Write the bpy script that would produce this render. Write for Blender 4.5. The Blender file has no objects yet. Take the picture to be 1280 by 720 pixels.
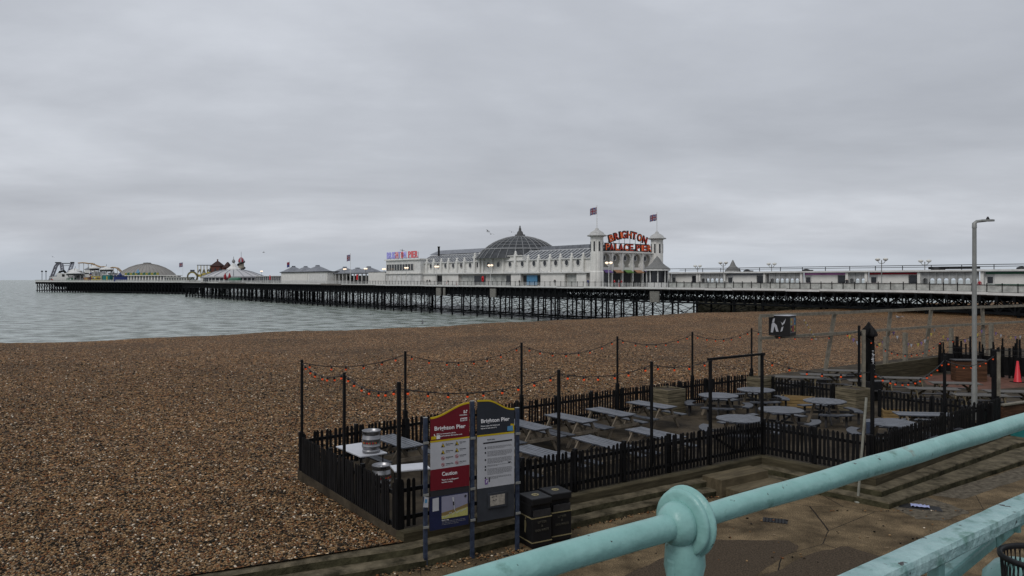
import bpy, bmesh, math, random
import numpy as np
from mathutils import Vector, Matrix
random.seed(7); rng = np.random.default_rng(11)
R = math.radians; PI = math.pi
SC = bpy.context.scene
COL = SC.collection
EYE = 5.8; FP = 950.0; HY = 349.0          # eye height, focal length in photo pixels, horizon row

# ---------------------------------------------------------------- camera, sky, sun, exposure
cd = bpy.data.cameras.new('camera'); cam = bpy.data.objects.new('camera', cd); COL.objects.link(cam)
cam.location = (0, 0, EYE); cam.rotation_euler = (R(90), 0, 0)
cd.sensor_width = 36; cd.lens = 36 * FP / 1280; cd.shift_y = -(360 - HY) / 1280
cd.clip_start = 0.05; cd.clip_end = 30000
SC.camera = cam
SC.view_settings.view_transform = 'Standard'; SC.view_settings.look = 'None'
SC.view_settings.exposure = 0.0; SC.view_settings.gamma = 1.0
SC.render.engine = 'CYCLES'
try:
    SC.cycles.use_denoising = True; SC.cycles.denoiser = 'OPENIMAGEDENOISE'
    SC.cycles.max_bounces = 6; SC.cycles.diffuse_bounces = 3; SC.cycles.glossy_bounces = 3
    SC.cycles.caustics_reflective = False; SC.cycles.caustics_refractive = False
except Exception: pass

SUN_EL, SUN_AZ = 48, 215        # azimuth clockwise from +Y: behind the camera, to the left
W = bpy.data.worlds.new('World'); SC.world = W; W.use_nodes = True
nt = W.node_tree; nt.nodes.clear()
def N(t, **k):
    n = nt.nodes.new(t)
    for a, b in k.items(): setattr(n, a, b)
    return n
def L(a, b): nt.links.new(a, b)
out = N('ShaderNodeOutputWorld'); bg = N('ShaderNodeBackground'); bg.inputs[1].default_value = 0.1
sky = N('ShaderNodeTexSky', sky_type='NISHITA'); sky.sun_disc = False
sky.sun_elevation = R(SUN_EL); sky.sun_rotation = R(SUN_AZ); sky.air_density = 1.5; sky.dust_density = 3
tc = N('ShaderNodeTexCoord'); sp = N('ShaderNodeSeparateXYZ'); L(tc.outputs['Generated'], sp.inputs[0])
def M(op, a, b=None, c=None):
    n = N('ShaderNodeMath', operation=op)
    for i, v in enumerate((a, b, c)):
        if v is None: continue
        if isinstance(v, (int, float)): n.inputs[i].default_value = v
        else: L(v, n.inputs[i])
    return n.outputs[0]
zc = M('ADD', M('MAXIMUM', sp.outputs[2], 0.0), 0.17)
cx = M('DIVIDE', sp.outputs[0], zc); cy = M('DIVIDE', sp.outputs[1], zc)
cmb = N('ShaderNodeCombineXYZ'); L(cx, cmb.inputs[0]); L(cy, cmb.inputs[1])
rotm = N('ShaderNodeMapping'); rotm.inputs['Rotation'].default_value = (0, 0, R(-14)); rotm.inputs['Scale'].default_value = (0.50, 0.72, 1)
L(cmb.outputs[0], rotm.inputs[0])
nz = N('ShaderNodeTexNoise'); nz.inputs['Scale'].default_value = 0.95; nz.inputs['Detail'].default_value = 6; nz.inputs['Roughness'].default_value = .5; nz.inputs['Distortion'].default_value = .5
L(rotm.outputs[0], nz.inputs['Vector'])
nz2 = N('ShaderNodeTexNoise'); nz2.inputs['Scale'].default_value = 2.6; nz2.inputs['Detail'].default_value = 8; nz2.inputs['Roughness'].default_value = .6
L(rotm.outputs[0], nz2.inputs['Vector'])
cl = M('ADD', M('MULTIPLY', nz.outputs[0], .78), M('MULTIPLY', nz2.outputs[0], .22))
rp = N('ShaderNodeValToRGB'); L(cl, rp.inputs[0])
e = rp.color_ramp.elements
e[0].position = .36; e[0].color = (.425, .447, .495, 1)
e[1].position = .64; e[1].color = (.68, .71, .77, 1)
m_ = rp.color_ramp.elements.new(.5); m_.color = (.52, .545, .598, 1)
# low bright strip above the sea, a true overcast dome brightening overhead
hz = N('ShaderNodeMapRange'); L(sp.outputs[2], hz.inputs[0]); hz.inputs[1].default_value = 0.0; hz.inputs[2].default_value = .055; hz.inputs[3].default_value = 1.0; hz.inputs[4].default_value = 0.0
mixh = N('ShaderNodeMix', data_type='RGBA'); L(M('MULTIPLY', hz.outputs[0], .75), mixh.inputs[0]); L(rp.outputs[0], mixh.inputs[6]); mixh.inputs[7].default_value = (.47, .525, .59, 1)
up = N('ShaderNodeMapRange'); up.interpolation_type = 'SMOOTHSTEP'; L(sp.outputs[2], up.inputs[0]); up.inputs[1].default_value = .36; up.inputs[2].default_value = .95; up.inputs[3].default_value = 10.0; up.inputs[4].default_value = 12.0
vm = N('ShaderNodeVectorMath', operation='SCALE'); L(mixh.outputs[2], vm.inputs[0]); L(up.outputs[0], vm.inputs['Scale'])
mx = N('ShaderNodeMix', data_type='RGBA'); mx.inputs[0].default_value = .95; L(sky.outputs[0], mx.inputs[6]); L(vm.outputs[0], mx.inputs[7])
L(mx.outputs[2], bg.inputs[0]); L(bg.outputs[0], out.inputs[0])

sd = bpy.data.lights.new('sun', 'SUN'); sd.energy = 1.4; sd.angle = R(25); sd.color = (1, .97, .93)
so = bpy.data.objects.new('sun', sd); COL.objects.link(so)
az = R(SUN_AZ); el = R(SUN_EL)
so.rotation_euler = Vector((math.sin(az)*math.cos(el), math.cos(az)*math.cos(el), math.sin(el))).to_track_quat('Z', 'Y').to_euler()

# ---------------------------------------------------------------- materials
def mat(name, c, rough=.7, metal=0., var=.25, scale=3., bump=0., bscale=20., emit=0., c2=None, stretch=(1, 1, 1), edge=.0, spec=.5):
    m = bpy.data.materials.new(name); m.use_nodes = True; t = m.node_tree
    b = t.nodes['Principled BSDF']; b.inputs['Roughness'].default_value = rough; b.inputs['Metallic'].default_value = metal
    b.inputs['Specular IOR Level'].default_value = spec if spec != .5 else (.12 if rough >= .75 else (.28 if rough >= .5 else .42))
    co = t.nodes.new('ShaderNodeTexCoord'); mp = t.nodes.new('ShaderNodeMapping'); mp.inputs['Scale'].default_value = stretch
    t.links.new(co.outputs['Object'], mp.inputs[0])
    n = t.nodes.new('ShaderNodeTexNoise'); n.inputs['Scale'].default_value = scale; n.inputs['Detail'].default_value = 6; n.inputs['Roughness'].default_value = .65
    t.links.new(mp.outputs[0], n.inputs['Vector'])
    r = t.nodes.new('ShaderNodeValToRGB'); t.links.new(n.outputs[0], r.inputs[0])
    ca = tuple(x*(1-var) for x in c); cb = c2 if c2 else tuple(min(1, x*(1+var)) for x in c)
    r.color_ramp.elements[0].position = .32; r.color_ramp.elements[0].color = (*ca, 1)
    r.color_ramp.elements[1].position = .68; r.color_ramp.elements[1].color = (*cb, 1)
    t.links.new(r.outputs[0], b.inputs['Base Color'])
    if bump:
        n2 = t.nodes.new('ShaderNodeTexNoise'); n2.inputs['Scale'].default_value = bscale; n2.inputs['Detail'].default_value = 5
        t.links.new(mp.outputs[0], n2.inputs['Vector'])
        bp = t.nodes.new('ShaderNodeBump'); bp.inputs['Strength'].default_value = bump; bp.inputs['Distance'].default_value = .02
        t.links.new(n2.outputs[0], bp.inputs['Height']); t.links.new(bp.outputs[0], b.inputs['Normal'])
    if emit:
        b.inputs['Emission Color'].default_value = (*c, 1); b.inputs['Emission Strength'].default_value = emit
    return m

BLK = mat('black_painted_wood', (.004, .004, .0045), .6, var=.5, scale=6, stretch=(1, 1, .25), bump=.3, c2=(.011, .011, .012), spec=.12)
BLK2 = mat('black_metal', (.007, .007, .008), .5, var=.3, spec=.3)
TAB = mat('slate_painted_planks', (.034, .039, .050), .38, var=.5, scale=5, stretch=(.3, 2, 1), bump=.25, c2=(.105, .115, .138))
BEN = mat('dark_slate_bench', (.028, .032, .042), .45, var=.5, scale=5, stretch=(.3, 2, 1), bump=.25, c2=(.06, .066, .08))
DARKW = mat('dark_wood', (.028, .027, .028), .6, var=.5, scale=6, bump=.3)
RAWW = mat('weathered_wood', (.15, .125, .095), .85, var=.4, scale=5, stretch=(1, 1, .4), bump=.5)
RAWW2 = mat('worn_tread_wood', (.095, .077, .048), .85, var=.4, scale=3, stretch=(.4, 2, 1), bump=.4)
PLW = mat('greenish_planter_boards', (.085, .072, .042), .85, var=.5, scale=4, stretch=(.4, .4, 4), bump=.5, c2=(.20, .17, .115))
GREYW = mat('bleached_grey_wood', (.17, .155, .125), .85, var=.35, scale=5, bump=.5)
YELW = mat('raw_yellow_wood', (.20, .135, .06), .8, var=.35, scale=6, stretch=(.4, 1, 3), bump=.4)
BRNW = mat('brown_boards', (.075, .038, .022), .75, var=.55, scale=3, stretch=(.4, .4, 4), bump=.4)
BRNW2 = mat('dark_timber_sleepers', (.055, .047, .029), .85, var=.5, scale=3, stretch=(.4, .4, 4), bump=.5)
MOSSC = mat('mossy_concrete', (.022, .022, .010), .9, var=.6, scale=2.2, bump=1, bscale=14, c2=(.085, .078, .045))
TREAD = mat('lit_concrete_tread', (.048, .042, .025), .9, var=.5, scale=2.6, bump=1, bscale=14, c2=(.145, .122, .082))  # treads paler than the mossy risers: step light and shade put into colour
SOIL = mat('planter_soil', (.05, .04, .03), .95, var=.5, scale=20, bump=1)
WHT = mat('white_render', (.62, .612, .58), .7, var=.10, scale=.6)
WHT2 = mat('offwhite_paint', (.56, .56, .545), .7, var=.16, scale=.8)
GREYR = mat('grey_slates', (.17, .18, .20), .7, var=.3, scale=1.2)
DOMEG = mat('dark_glass_panes', (.035, .038, .042), .5, var=.5, scale=.9)
RIB = mat('pale_roof_ribs', (.42, .43, .44), .6, var=.3)
BIGD = mat('grey_dome_skin', (.23, .22, .205), .7, var=.1, scale=.3)
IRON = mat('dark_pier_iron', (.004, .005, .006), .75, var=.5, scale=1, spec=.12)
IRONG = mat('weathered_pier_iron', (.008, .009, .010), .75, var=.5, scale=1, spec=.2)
GLD = mat('dark_window_glass', (.02, .022, .026), .15, var=.2)
NAVY = mat('navy_painted_steel', (.014, .024, .055), .45, var=.5, scale=9, c2=(.04, .055, .09))
REDP = mat('crimson_sign_face', (.115, .004, .012), .45, var=.06)
YEL = mat('yellow_edging', (.42, .30, .008), .5, var=.1)
WHS = mat('white_sign_face', (.36, .37, .40), .5, var=.07, scale=5)
SLT = mat('charcoal_sign_face', (.020, .024, .032), .5, var=.12)
SLT2 = mat('grey_sign_face', (.030, .034, .042), .5, var=.2, scale=5)
INK = mat('printed_black', (.02, .02, .025), .6, var=.1)
INKG = mat('printed_grey', (.14, .14, .15), .6, var=.1)
WTX = mat('printed_white', (.62, .62, .64), .6, var=.05)
STEEL = mat('brushed_steel', (.26, .26, .27), .36, metal=.85, var=.25, scale=4, stretch=(1, 1, 6))
GOLD = mat('dull_gold', (.28, .24, .13), .55, metal=.3, var=.2, scale=30)
GALV = mat('galvanised_steel', (.22, .225, .215), .5, metal=.25, var=.15)
REDM = mat('red_plastic', (.50, .012, .018), .5, var=.12)
ORG = mat('orange_bulb_glass', (.80, .085, .012), .35, var=.08, emit=.16)
REDL = mat('red_neon_letters', (.42, .035, .015), .5, var=.2, emit=.16)
ORGL = mat('orange_neon_letters', (.62, .11, .03), .5, var=.2, emit=.2)
BLUL = mat('blue_neon_letters', (.26, .25, .55), .5, var=.3, scale=.8, emit=.2)
PNKL = mat('pink_red_neon_letters', (.5, .10, .11), .5, var=.3, emit=.18)
LAMPW = mat('warm_lamp_glass', (1., .78, .58), .4, var=.02, emit=1.0)
LAMPO = mat('unlit_lamp_glass', (.55, .55, .52), .3, var=.05)
TEAL = mat('teal_paint', (.02, .16, .16), .5, var=.3, scale=1)
GRN = mat('green_paint', (.02, .10, .055), .5, var=.2)
BLU = mat('blue_paint', (.015, .028, .13), .5, var=.2)
LBLU = mat('light_blue_paint', (.07, .20, .34), .5, var=.2)
YLP = mat('yellow_paint', (.38, .30, .06), .5, var=.2)
TAN = mat('tan_paint', (.30, .20, .10), .6, var=.2)
BRK = mat('red_brown_wall', (.11, .045, .035), .8, var=.3)
PNK = mat('pink_paint', (.42, .16, .38), .6, var=.3, scale=.5)
PUR = mat('purple_fabric', (.16, .10, .26), .7)
ORA = mat('orange_fabric', (.30, .16, .09), .7)
GREF = mat('green_fabric', (.10, .19, .05), .7)
SKIN = mat('skin', (.40, .24, .18), .6)
FRED = mat('flag_red', (.28, .02, .03), .7); FBLU = mat('flag_blue', (.03, .035, .12), .7); FWHT = mat('flag_white', (.26, .25, .28), .7)
MAPV = mat('map_lilac', (.20, .20, .27), .5, var=.08); MAPB = mat('map_ochre', (.17, .12, .05), .5, var=.1); MAPY = mat('map_yellow', (.33, .32, .11), .5, var=.15, scale=20)
CONC = mat('old_concrete', (.15, .135, .11), .9, var=.3, scale=2, bump=.5)
PANG = mat('pale_railing_panels', (.36, .37, .35), .6, var=.4, scale=.9)
GUL = mat('gull_feathers', (.22, .22, .23), .7)

def mint_mat(old=0):
    m = mat('mint_paint', (.185, .365, .340), .34, var=.1, scale=9, bump=.22, bscale=26, c2=(.225, .42, .395)) if not old else mat('old_mint_paint', (.22, .38, .375), .45, var=.1, scale=9, bump=.6, bscale=26, c2=(.33, .48, .475))
    t = m.node_tree; b = t.nodes['Principled BSDF']
    src = b.inputs['Base Color'].links[0].from_socket
    co = t.nodes.new('ShaderNodeTexCoord')
    def layer(src, sc, lo, hi, colr, st=(1, 1, 1), det=8):
        mp = t.nodes.new('ShaderNodeMapping'); mp.inputs['Scale'].default_value = st; t.links.new(co.outputs['Object'], mp.inputs[0])
        n = t.nodes.new('ShaderNodeTexNoise'); n.inputs['Scale'].default_value = sc; n.inputs['Detail'].default_value = det; n.inputs['Roughness'].default_value = .6
        t.links.new(mp.outputs[0], n.inputs['Vector'])
        r = t.nodes.new('ShaderNodeMapRange'); r.inputs[1].default_value = lo; r.inputs[2].default_value = hi; t.links.new(n.outputs[0], r.inputs[0])
        x = t.nodes.new('ShaderNodeMix'); x.data_type = 'RGBA'; t.links.new(r.outputs[0], x.inputs[0]); t.links.new(src, x.inputs[6]); x.inputs[7].default_value = (*colr, 1)
        return x.outputs[2]
    s = layer(src, 7, .60 if not old else .55, .66, (.10, .21, .18))          # old darker coat showing
    s = layer(s, 26 if not old else 17, .675 if not old else .635, .70 if not old else .66, (.018, .016, .013))        # chips down to black iron
    s = layer(s, 3.1 if not old else 4.3, .665 if not old else .64, .72, (.13, .075, .03))        # rust
    t.links.new(s, b.inputs['Base Color'])
    n = t.nodes.new('ShaderNodeTexNoise'); n.inputs['Scale'].default_value = 14; t.links.new(co.outputs['Object'], n.inputs['Vector'])
    return m
MINT = mint_mat()

# ---------------------------------------------------------------- mesh builder
def rotz(a): return Matrix.Rotation(a, 3, 'Z')
class MB:
    def __init__(s): s.v = []; s.f = []; s.mi = []; s.sm = []
    def add(s, vs, fs, mi=0, sm=False):
        o = len(s.v); s.v += [tuple(v) for v in vs]
        for f in fs: s.f.append([i+o for i in f]); s.mi.append(mi); s.sm.append(sm)
        return s
    def box(s, c, d, rz=0, mi=0, rot=None):
        m = rot if rot is not None else rotz(rz); c = Vector(c); x, y, z = (k/2 for k in d)
        vs = [c + m @ Vector(p) for p in ((-x,-y,-z),(x,-y,-z),(x,y,-z),(-x,y,-z),(-x,-y,z),(x,-y,z),(x,y,z),(-x,y,z))]
        return s.add(vs, ((0,3,2,1),(4,5,6,7),(0,1,5,4),(1,2,6,5),(2,3,7,6),(3,0,4,7)), mi)
    def beam(s, a, b, w, h, mi=0):
        """rectangular bar from a to b: w sideways, h upwards"""
        a, b = Vector(a), Vector(b); d = (b-a); l = d.length; d.normalize()
        side = d.cross(Vector((0,0,1)))
        if side.length < 1e-4: side = Vector((1,0,0))
        side.normalize(); upv = side.cross(d); m = Matrix((d, side, upv)).transposed()
        return s.box((a+b)/2, (l, w, h), mi=mi, rot=m)
    def tube(s, pts, r, n=8, mi=0, cap=True):
        pts = [Vector(p) for p in pts]; rs = r if isinstance(r, (list, tuple)) else [r]*len(pts)
        vs = []; prev = None
        for i, p in enumerate(pts):
            d = (pts[min(i+1, len(pts)-1)] - pts[max(i-1, 0)]).normalized()
            if prev is None:
                sd_ = d.cross(Vector((0,0,1)))
                if sd_.length < 1e-3: sd_ = Vector((1,0,0))
            else: sd_ = prev - d*prev.dot(d)
            sd_.normalize(); prev = sd_; u2 = sd_.cross(d)
            for k in range(n):
                a = 2*PI*k/n; vs.append(p + rs[i]*(math.cos(a)*sd_ + math.sin(a)*u2))
        fs = [(i*n+k, i*n+(k+1)%n, (i+1)*n+(k+1)%n, (i+1)*n+k) for i in range(len(pts)-1) for k in range(n)]
        s.add(vs, fs, mi, n > 5)
        if cap: s.add(vs[:n], [tuple(range(n))], mi); s.add(vs[-n:], [tuple(reversed(range(n)))], mi)
        return s
    def lathe(s, c, prof, n=16, mi=0, sx=1, sy=1, a0=0, a1=2*PI, rot=None, sm=True):
        c = Vector(c); vs = []; full = abs(a1-a0-2*PI) < 1e-6; cols = n if full else n+1
        for r, z in prof:
            for k in range(cols):
                a = a0+(a1-a0)*k/n; p = Vector((r*math.cos(a)*sx, r*math.sin(a)*sy, z))
                vs.append(c + (rot @ p if rot is not None else p))
        fs = []
        for i in range(len(prof)-1):
            for k in range(n if full else n):
                k2 = (k+1) % cols
                fs.append((i*cols+k, i*cols+k2, (i+1)*cols+k2, (i+1)*cols+k))
        return s.add(vs, fs, mi, sm)
    def prism(s, poly, ax, off, dep, mi=0):
        """2-D polygon poly extruded by dep; ax = (origin, xdir, ydir, normal)"""
        o, xd, yd, nn = (Vector(k) for k in ax); n = len(poly)
        f = [o + xd*p[0] + yd*p[1] + nn*off for p in poly]; b = [p + nn*dep for p in f]
        return s.add(f+b, [tuple(range(n)), tuple(reversed(range(n, 2*n)))] + [(i, n+i, n+(i+1) % n, (i+1) % n) for i in range(n)], mi)
    def build(s, name, mats, parent=None, loc=None, rz=0, bevel=0):
        me = bpy.data.meshes.new(name); me.from_pydata(s.v, [], s.f)
        if not isinstance(mats, (list, tuple)): mats = [mats]
        for m in mats: me.materials.append(m)
        me.polygons.foreach_set('material_index', s.mi); me.polygons.foreach_set('use_smooth', s.sm)
        bm = bmesh.new(); bm.from_mesh(me); bmesh.ops.recalc_face_normals(bm, faces=bm.faces); bm.to_mesh(me); bm.free()
        me.update(); o = bpy.data.objects.new(name, me); COL.objects.link(o)
        if parent: o.parent = parent
        if loc is not None: o.location = loc
        o.rotation_euler.z = rz
        if bevel:
            bv = o.modifiers.new('bevel', 'BEVEL'); bv.width = bevel; bv.segments = 2; bv.limit_method = 'ANGLE'
        return o
def tag(o, label=None, cat=None, group=None, kind=None):
    if label: o['label'] = label
    if cat: o['category'] = cat
    if group: o['group'] = group
    if kind: o['kind'] = kind
    return o
def thing(name, label, cat, loc=(0,0,0), rz=0, group=None):
    o = bpy.data.objects.new(name, None); COL.objects.link(o); o.location = loc; o.rotation_euler.z = rz; o.empty_display_size = .2
    return tag(o, label, cat, group)
def copy_tree(o, parent=None, label=None, loc=None, rz=None):
    c = o.copy(); COL.objects.link(c)
    if parent: c.parent = parent
    if label: c['label'] = label
    if loc is not None: c.location = loc
    if rz is not None: c.rotation_euler.z = rz
    for ch in [k for k in KIDS(o)]: copy_tree(ch, c)
    return c
def KIDS(o): return [k for k in bpy.data.objects if k.parent == o]
TXT = {}
def text(s, height, m, parent, loc, rot=(PI/2, 0, 0), width=None, name='lettering', extr=.004, bold=.0, align='LEFT'):
    key = (s, bold, extr/height, align)
    if key not in TXT:
        c = bpy.data.curves.new('t', 'FONT'); c.body = s; c.size = 1; c.extrude = extr/height; c.offset = bold; c.align_x = align; c.resolution_u = 3
        o = bpy.data.objects.new('t', c); COL.objects.link(o); bpy.context.view_layer.update()
        me = bpy.data.meshes.new_from_object(o.evaluated_get(bpy.context.evaluated_depsgraph_get()))
        bpy.data.objects.remove(o); me.name = 'lettering'; TXT[key] = me
    me = TXT[key].copy(); me.materials.clear(); me.materials.append(m)
    co = np.empty(len(me.vertices)*3, 'f'); me.vertices.foreach_get('co', co); co = co.reshape(-1, 3)
    wx = np.ptp(co[:, 0]); sx = height*1.38 if width is None else width/wx
    co[:, 0] *= sx; co[:, 1] *= height*1.38; co[:, 2] *= height; me.vertices.foreach_set('co', co.ravel()); me.update()
    o = bpy.data.objects.new(name, me); COL.objects.link(o); o.parent = parent; o.location = loc; o.rotation_euler = rot
    return o
def at(px, py, z):
    Y = (EYE-z)*FP/(py-HY); return ((px-640)/FP*Y, Y)
def lerp(a, b, t): return tuple(x+(y-x)*t for x, y in zip(a, b))
class Fr:
    """a straight line on plan: x along it (to the right as seen from the promenade), o behind it"""
    def __init__(s, P, d):
        l = math.hypot(*d); s.P = P; s.d = (d[0]/l, d[1]/l); s.b = (-s.d[1], s.d[0]); s.rz = math.atan2(s.d[1], s.d[0])
    def x(s, px, o=0):
        u = (px-640)/FP
        return (u*(s.P[1]+o*s.b[1]) - (s.P[0]+o*s.b[0])) / (s.d[0]-u*s.d[1])
    def Y(s, x, o=0): return s.P[1]+o*s.b[1]+x*s.d[1]
    def z(s, px, py, o=0): return EYE-(py-HY)*s.Y(s.x(px, o), o)/FP
    def w(s, x, o=0, z=0): return (s.P[0]+o*s.b[0]+x*s.d[0], s.P[1]+o*s.b[1]+x*s.d[1], z)

# shore frame: w along the shore, v out to sea
SA = Vector((.79, .613)); SV = Vector((-.613, .79))
def wv(w, v): p = SA*w + SV*v; return p.x, p.y

# ---------------------------------------------------------------- ground: sea, beach, esplanade
def sea():
    m = bpy.data.materials.new('sea_water'); m.use_nodes = True; t = m.node_tree; b = t.nodes['Principled BSDF']
    b.inputs['Roughness'].default_value = .22; b.inputs['IOR'].default_value = 1.33
    co = t.nodes.new('ShaderNodeTexCoord')
    mp = t.nodes.new('ShaderNodeMapping'); mp.inputs['Rotation'].default_value = (0, 0, R(24)); mp.inputs['Scale'].default_value = (.85, 1, 1); t.links.new(co.outputs['Object'], mp.inputs[0])
    hs = []
    for sc, det in ((.24, 8), (.9, 5), (.035, 4)):
        n = t.nodes.new('ShaderNodeTexNoise'); n.inputs['Scale'].default_value = sc; n.inputs['Detail'].default_value = det; n.inputs['Roughness'].default_value = .6
        t.links.new(mp.outputs[0], n.inputs['Vector']); hs.append(n)
    ad = t.nodes.new('ShaderNodeMath'); ad.operation = 'MULTIPLY_ADD'; ad.inputs[1].default_value = .35; t.links.new(hs[1].outputs[0], ad.inputs[0]); t.links.new(hs[0].outputs[0], ad.inputs[2])
    bp = t.nodes.new('ShaderNodeBump'); bp.inputs['Strength'].default_value = .85; bp.inputs['Distance'].default_value = 2.2; t.links.new(ad.outputs[0], bp.inputs['Height']); t.links.new(bp.outputs[0], b.inputs['Normal'])
    r = t.nodes.new('ShaderNodeValToRGB'); t.links.new(hs[0].outputs[0], r.inputs[0])  # wave noise also tints the water: wave light and shade put into colour
    r.color_ramp.elements[0].position = .40; r.color_ramp.elements[0].color = (.075, .095, .07, 1)
    r.color_ramp.elements[1].position = .58; r.color_ramp.elements[1].color = (.36, .405, .385, 1)
    t.links.new(r.outputs[0], b.inputs['Base Color'])
    mb = MB(); n1, n2 = 40, 60
    ys = [40*(9000/40)**(k/n2) for k in range(n2+1)]
    vs = [(-14000+28000*i/n1, y, 0) for y in ys for i in range(n1+1)]
    fs = [(j*(n1+1)+i, j*(n1+1)+i+1, (j+1)*(n1+1)+i+1, (j+1)*(n1+1)+i) for j in range(n2) for i in range(n1)]
    mb.add(vs, fs, 0, True); o = mb.build('sea', m, loc=(0, 0, -4.2)); tag(o, kind='structure')
sea()

KERB = [(-30, 1.0), (-14, 9.8), (-7.0, 13.45), (-4.8, 14.45), (-2.15, 15.75)]
kw = [SA.dot(Vector(p)) for p in KERB]; kv = [SV.dot(Vector(p)) for p in KERB]
def beach_z(w, v):
    v = v - np.clip(5.8-.065*w, 0, 7)*np.clip((v-50)/20, 0, 1)
    z = np.interp(v, [0, 14, 17, 30, 55, 70, 74, 80, 95, 120], [.36, .38, .36, .18, .12, .30, .18, -1.2, -4.3, -6.0])
    z = z + (.07*np.sin(w*.21+v*.11) + .05*np.sin(w*.5-v*.37+1.3))*np.clip((v-18)/12, 0, 1)
    z = z + .05*np.sin(v*.8+.5*np.sin(w*.09))*np.clip((v-24)/20, 0, 1)
    z = z + (.030*np.sin(w*2.3+1.7*np.sin(v*.9))*np.sin(v*2.9+1.3*np.sin(w*1.1)) + .022*np.sin(w*4.1+v*2.2)*np.sin(v*1.7-w*.8))*np.clip((v-15.5)/2, 0, 1)
    z = z + .42*np.exp(-((w-90)/26)**2)*np.exp(-((v-72)/9)**2)
    # shingle banked up towards the shore end of the pier
    z = z + 1.0*np.exp(-((w-150)/45)**2)*np.clip((v-25)/20, 0, 1)*np.clip((74-v)/10, 0, 1)
    return z
def pebble_mat(island=False):
    m = bpy.data.materials.new('loose_pebbles' if island else 'shingle'); m.use_nodes = True; t = m.node_tree; b = t.nodes['Principled BSDF']
    b.inputs['Roughness'].default_value = .6; b.inputs['Roughness'].default_value = .75; b.inputs['Specular IOR Level'].default_value = .12
    r = t.nodes.new('ShaderNodeValToRGB'); r.color_ramp.interpolation = 'CONSTANT'
    cols = [(.00, (.009, .008, .005)), (.18, (.138, .081, .039)), (.35, (.036, .026, .016)), (.47, (.215, .128, .060)), (.59, (.024, .020, .017)), (.68, (.29, .190, .099)), (.79, (.145, .060, .024)), (.88, (.20, .152, .100)), (.968, (.56, .48, .37))]
    r.color_ramp.elements[0].color = (*cols[0][1], 1); r.color_ramp.elements[1].position = cols[1][0]; r.color_ramp.elements[1].color = (*cols[1][1], 1)
    for p, c in cols[2:]: r.color_ramp.elements.new(p).color = (*c, 1)
    if island:
        g = t.nodes.new('ShaderNodeNewGeometry'); t.links.new(g.outputs['Random Per Island'], r.inputs[0]); t.links.new(r.outputs[0], b.inputs['Base Color'])
        return m
    co = t.nodes.new('ShaderNodeTexCoord')
    outs = []; vor = []
    for sc in (17, 5.5):
        v = t.nodes.new('ShaderNodeTexVoronoi'); v.inputs['Scale'].default_value = sc; t.links.new(co.outputs['Object'], v.inputs['Vector']); vor.append(v)
        s = t.nodes.new('ShaderNodeSeparateColor'); t.links.new(v.outputs['Color'], s.inputs[0])
        rr = r if sc == 17 else t.nodes.new('ShaderNodeValToRGB')
        if sc != 17:
            rr.color_ramp.elements[0].color = (.35, .34, .33, 1); rr.color_ramp.elements[1].color = (1.75, 1.65, 1.5, 1)
        t.links.new(s.outputs[0], rr.inputs[0]); outs.append(rr.outputs[0])
    n = t.nodes.new('ShaderNodeTexNoise'); n.inputs['Scale'].default_value = .12; n.inputs['Detail'].default_value = 7; t.links.new(co.outputs['Object'], n.inputs['Vector'])
    r3 = t.nodes.new('ShaderNodeValToRGB'); t.links.new(n.outputs[0], r3.inputs[0]); r3.color_ramp.elements[0].position = .3; r3.color_ramp.elements[0].color = (.62, .60, .58, 1); r3.color_ramp.elements[1].position = .7; r3.color_ramp.elements[1].color = (1.10, 1.0, .90, 1)
    m1 = t.nodes.new('ShaderNodeMix'); m1.data_type = 'RGBA'; m1.blend_type = 'MULTIPLY'; m1.inputs[0].default_value = .8; t.links.new(outs[0], m1.inputs[6]); t.links.new(outs[1], m1.inputs[7])
    m2 = t.nodes.new('ShaderNodeMix'); m2.data_type = 'RGBA'; m2.blend_type = 'MULTIPLY'; m2.inputs[0].default_value = 1; t.links.new(m1.outputs[2], m2.inputs[6]); t.links.new(r3.outputs[0], m2.inputs[7])
    t.links.new(m2.outputs[2], b.inputs['Base Color'])
    inv = t.nodes.new('ShaderNodeMath'); inv.operation = 'SUBTRACT'; inv.inputs[0].default_value = 1; t.links.new(vor[0].outputs['Distance'], inv.inputs[1])
    bp = t.nodes.new('ShaderNodeBump'); bp.inputs['Strength'].default_value = 1; bp.inputs['Distance'].default_value = .05; t.links.new(inv.outputs[0], bp.inputs['Height']); t.links.new(bp.outputs[0], b.inputs['Normal'])
    return m
SHG = pebble_mat(); PEB = pebble_mat(True)
def beach():
    ws = np.concatenate([np.arange(-160, -10, 5), np.arange(-10, 60, .35), np.arange(60, 300, 5)])
    mb = MB(); nv = 200; vs = []
    for w in ws:
        v0 = np.interp(w, kw, kv) if w < 8 else 14.6
        for j in range(nv+1):
            v = v0 + (118-v0)*(j/nv)**1.5
            vs.append((*wv(w, v), float(beach_z(w, v))))
    fs = [(i*(nv+1)+j, (i+1)*(nv+1)+j, (i+1)*(nv+1)+j+1, i*(nv+1)+j+1) for i in range(len(ws)-1) for j in range(nv)]
    mb.add(vs, fs, 0, True); tag(mb.build('beach', SHG), kind='structure')
beach()
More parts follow.
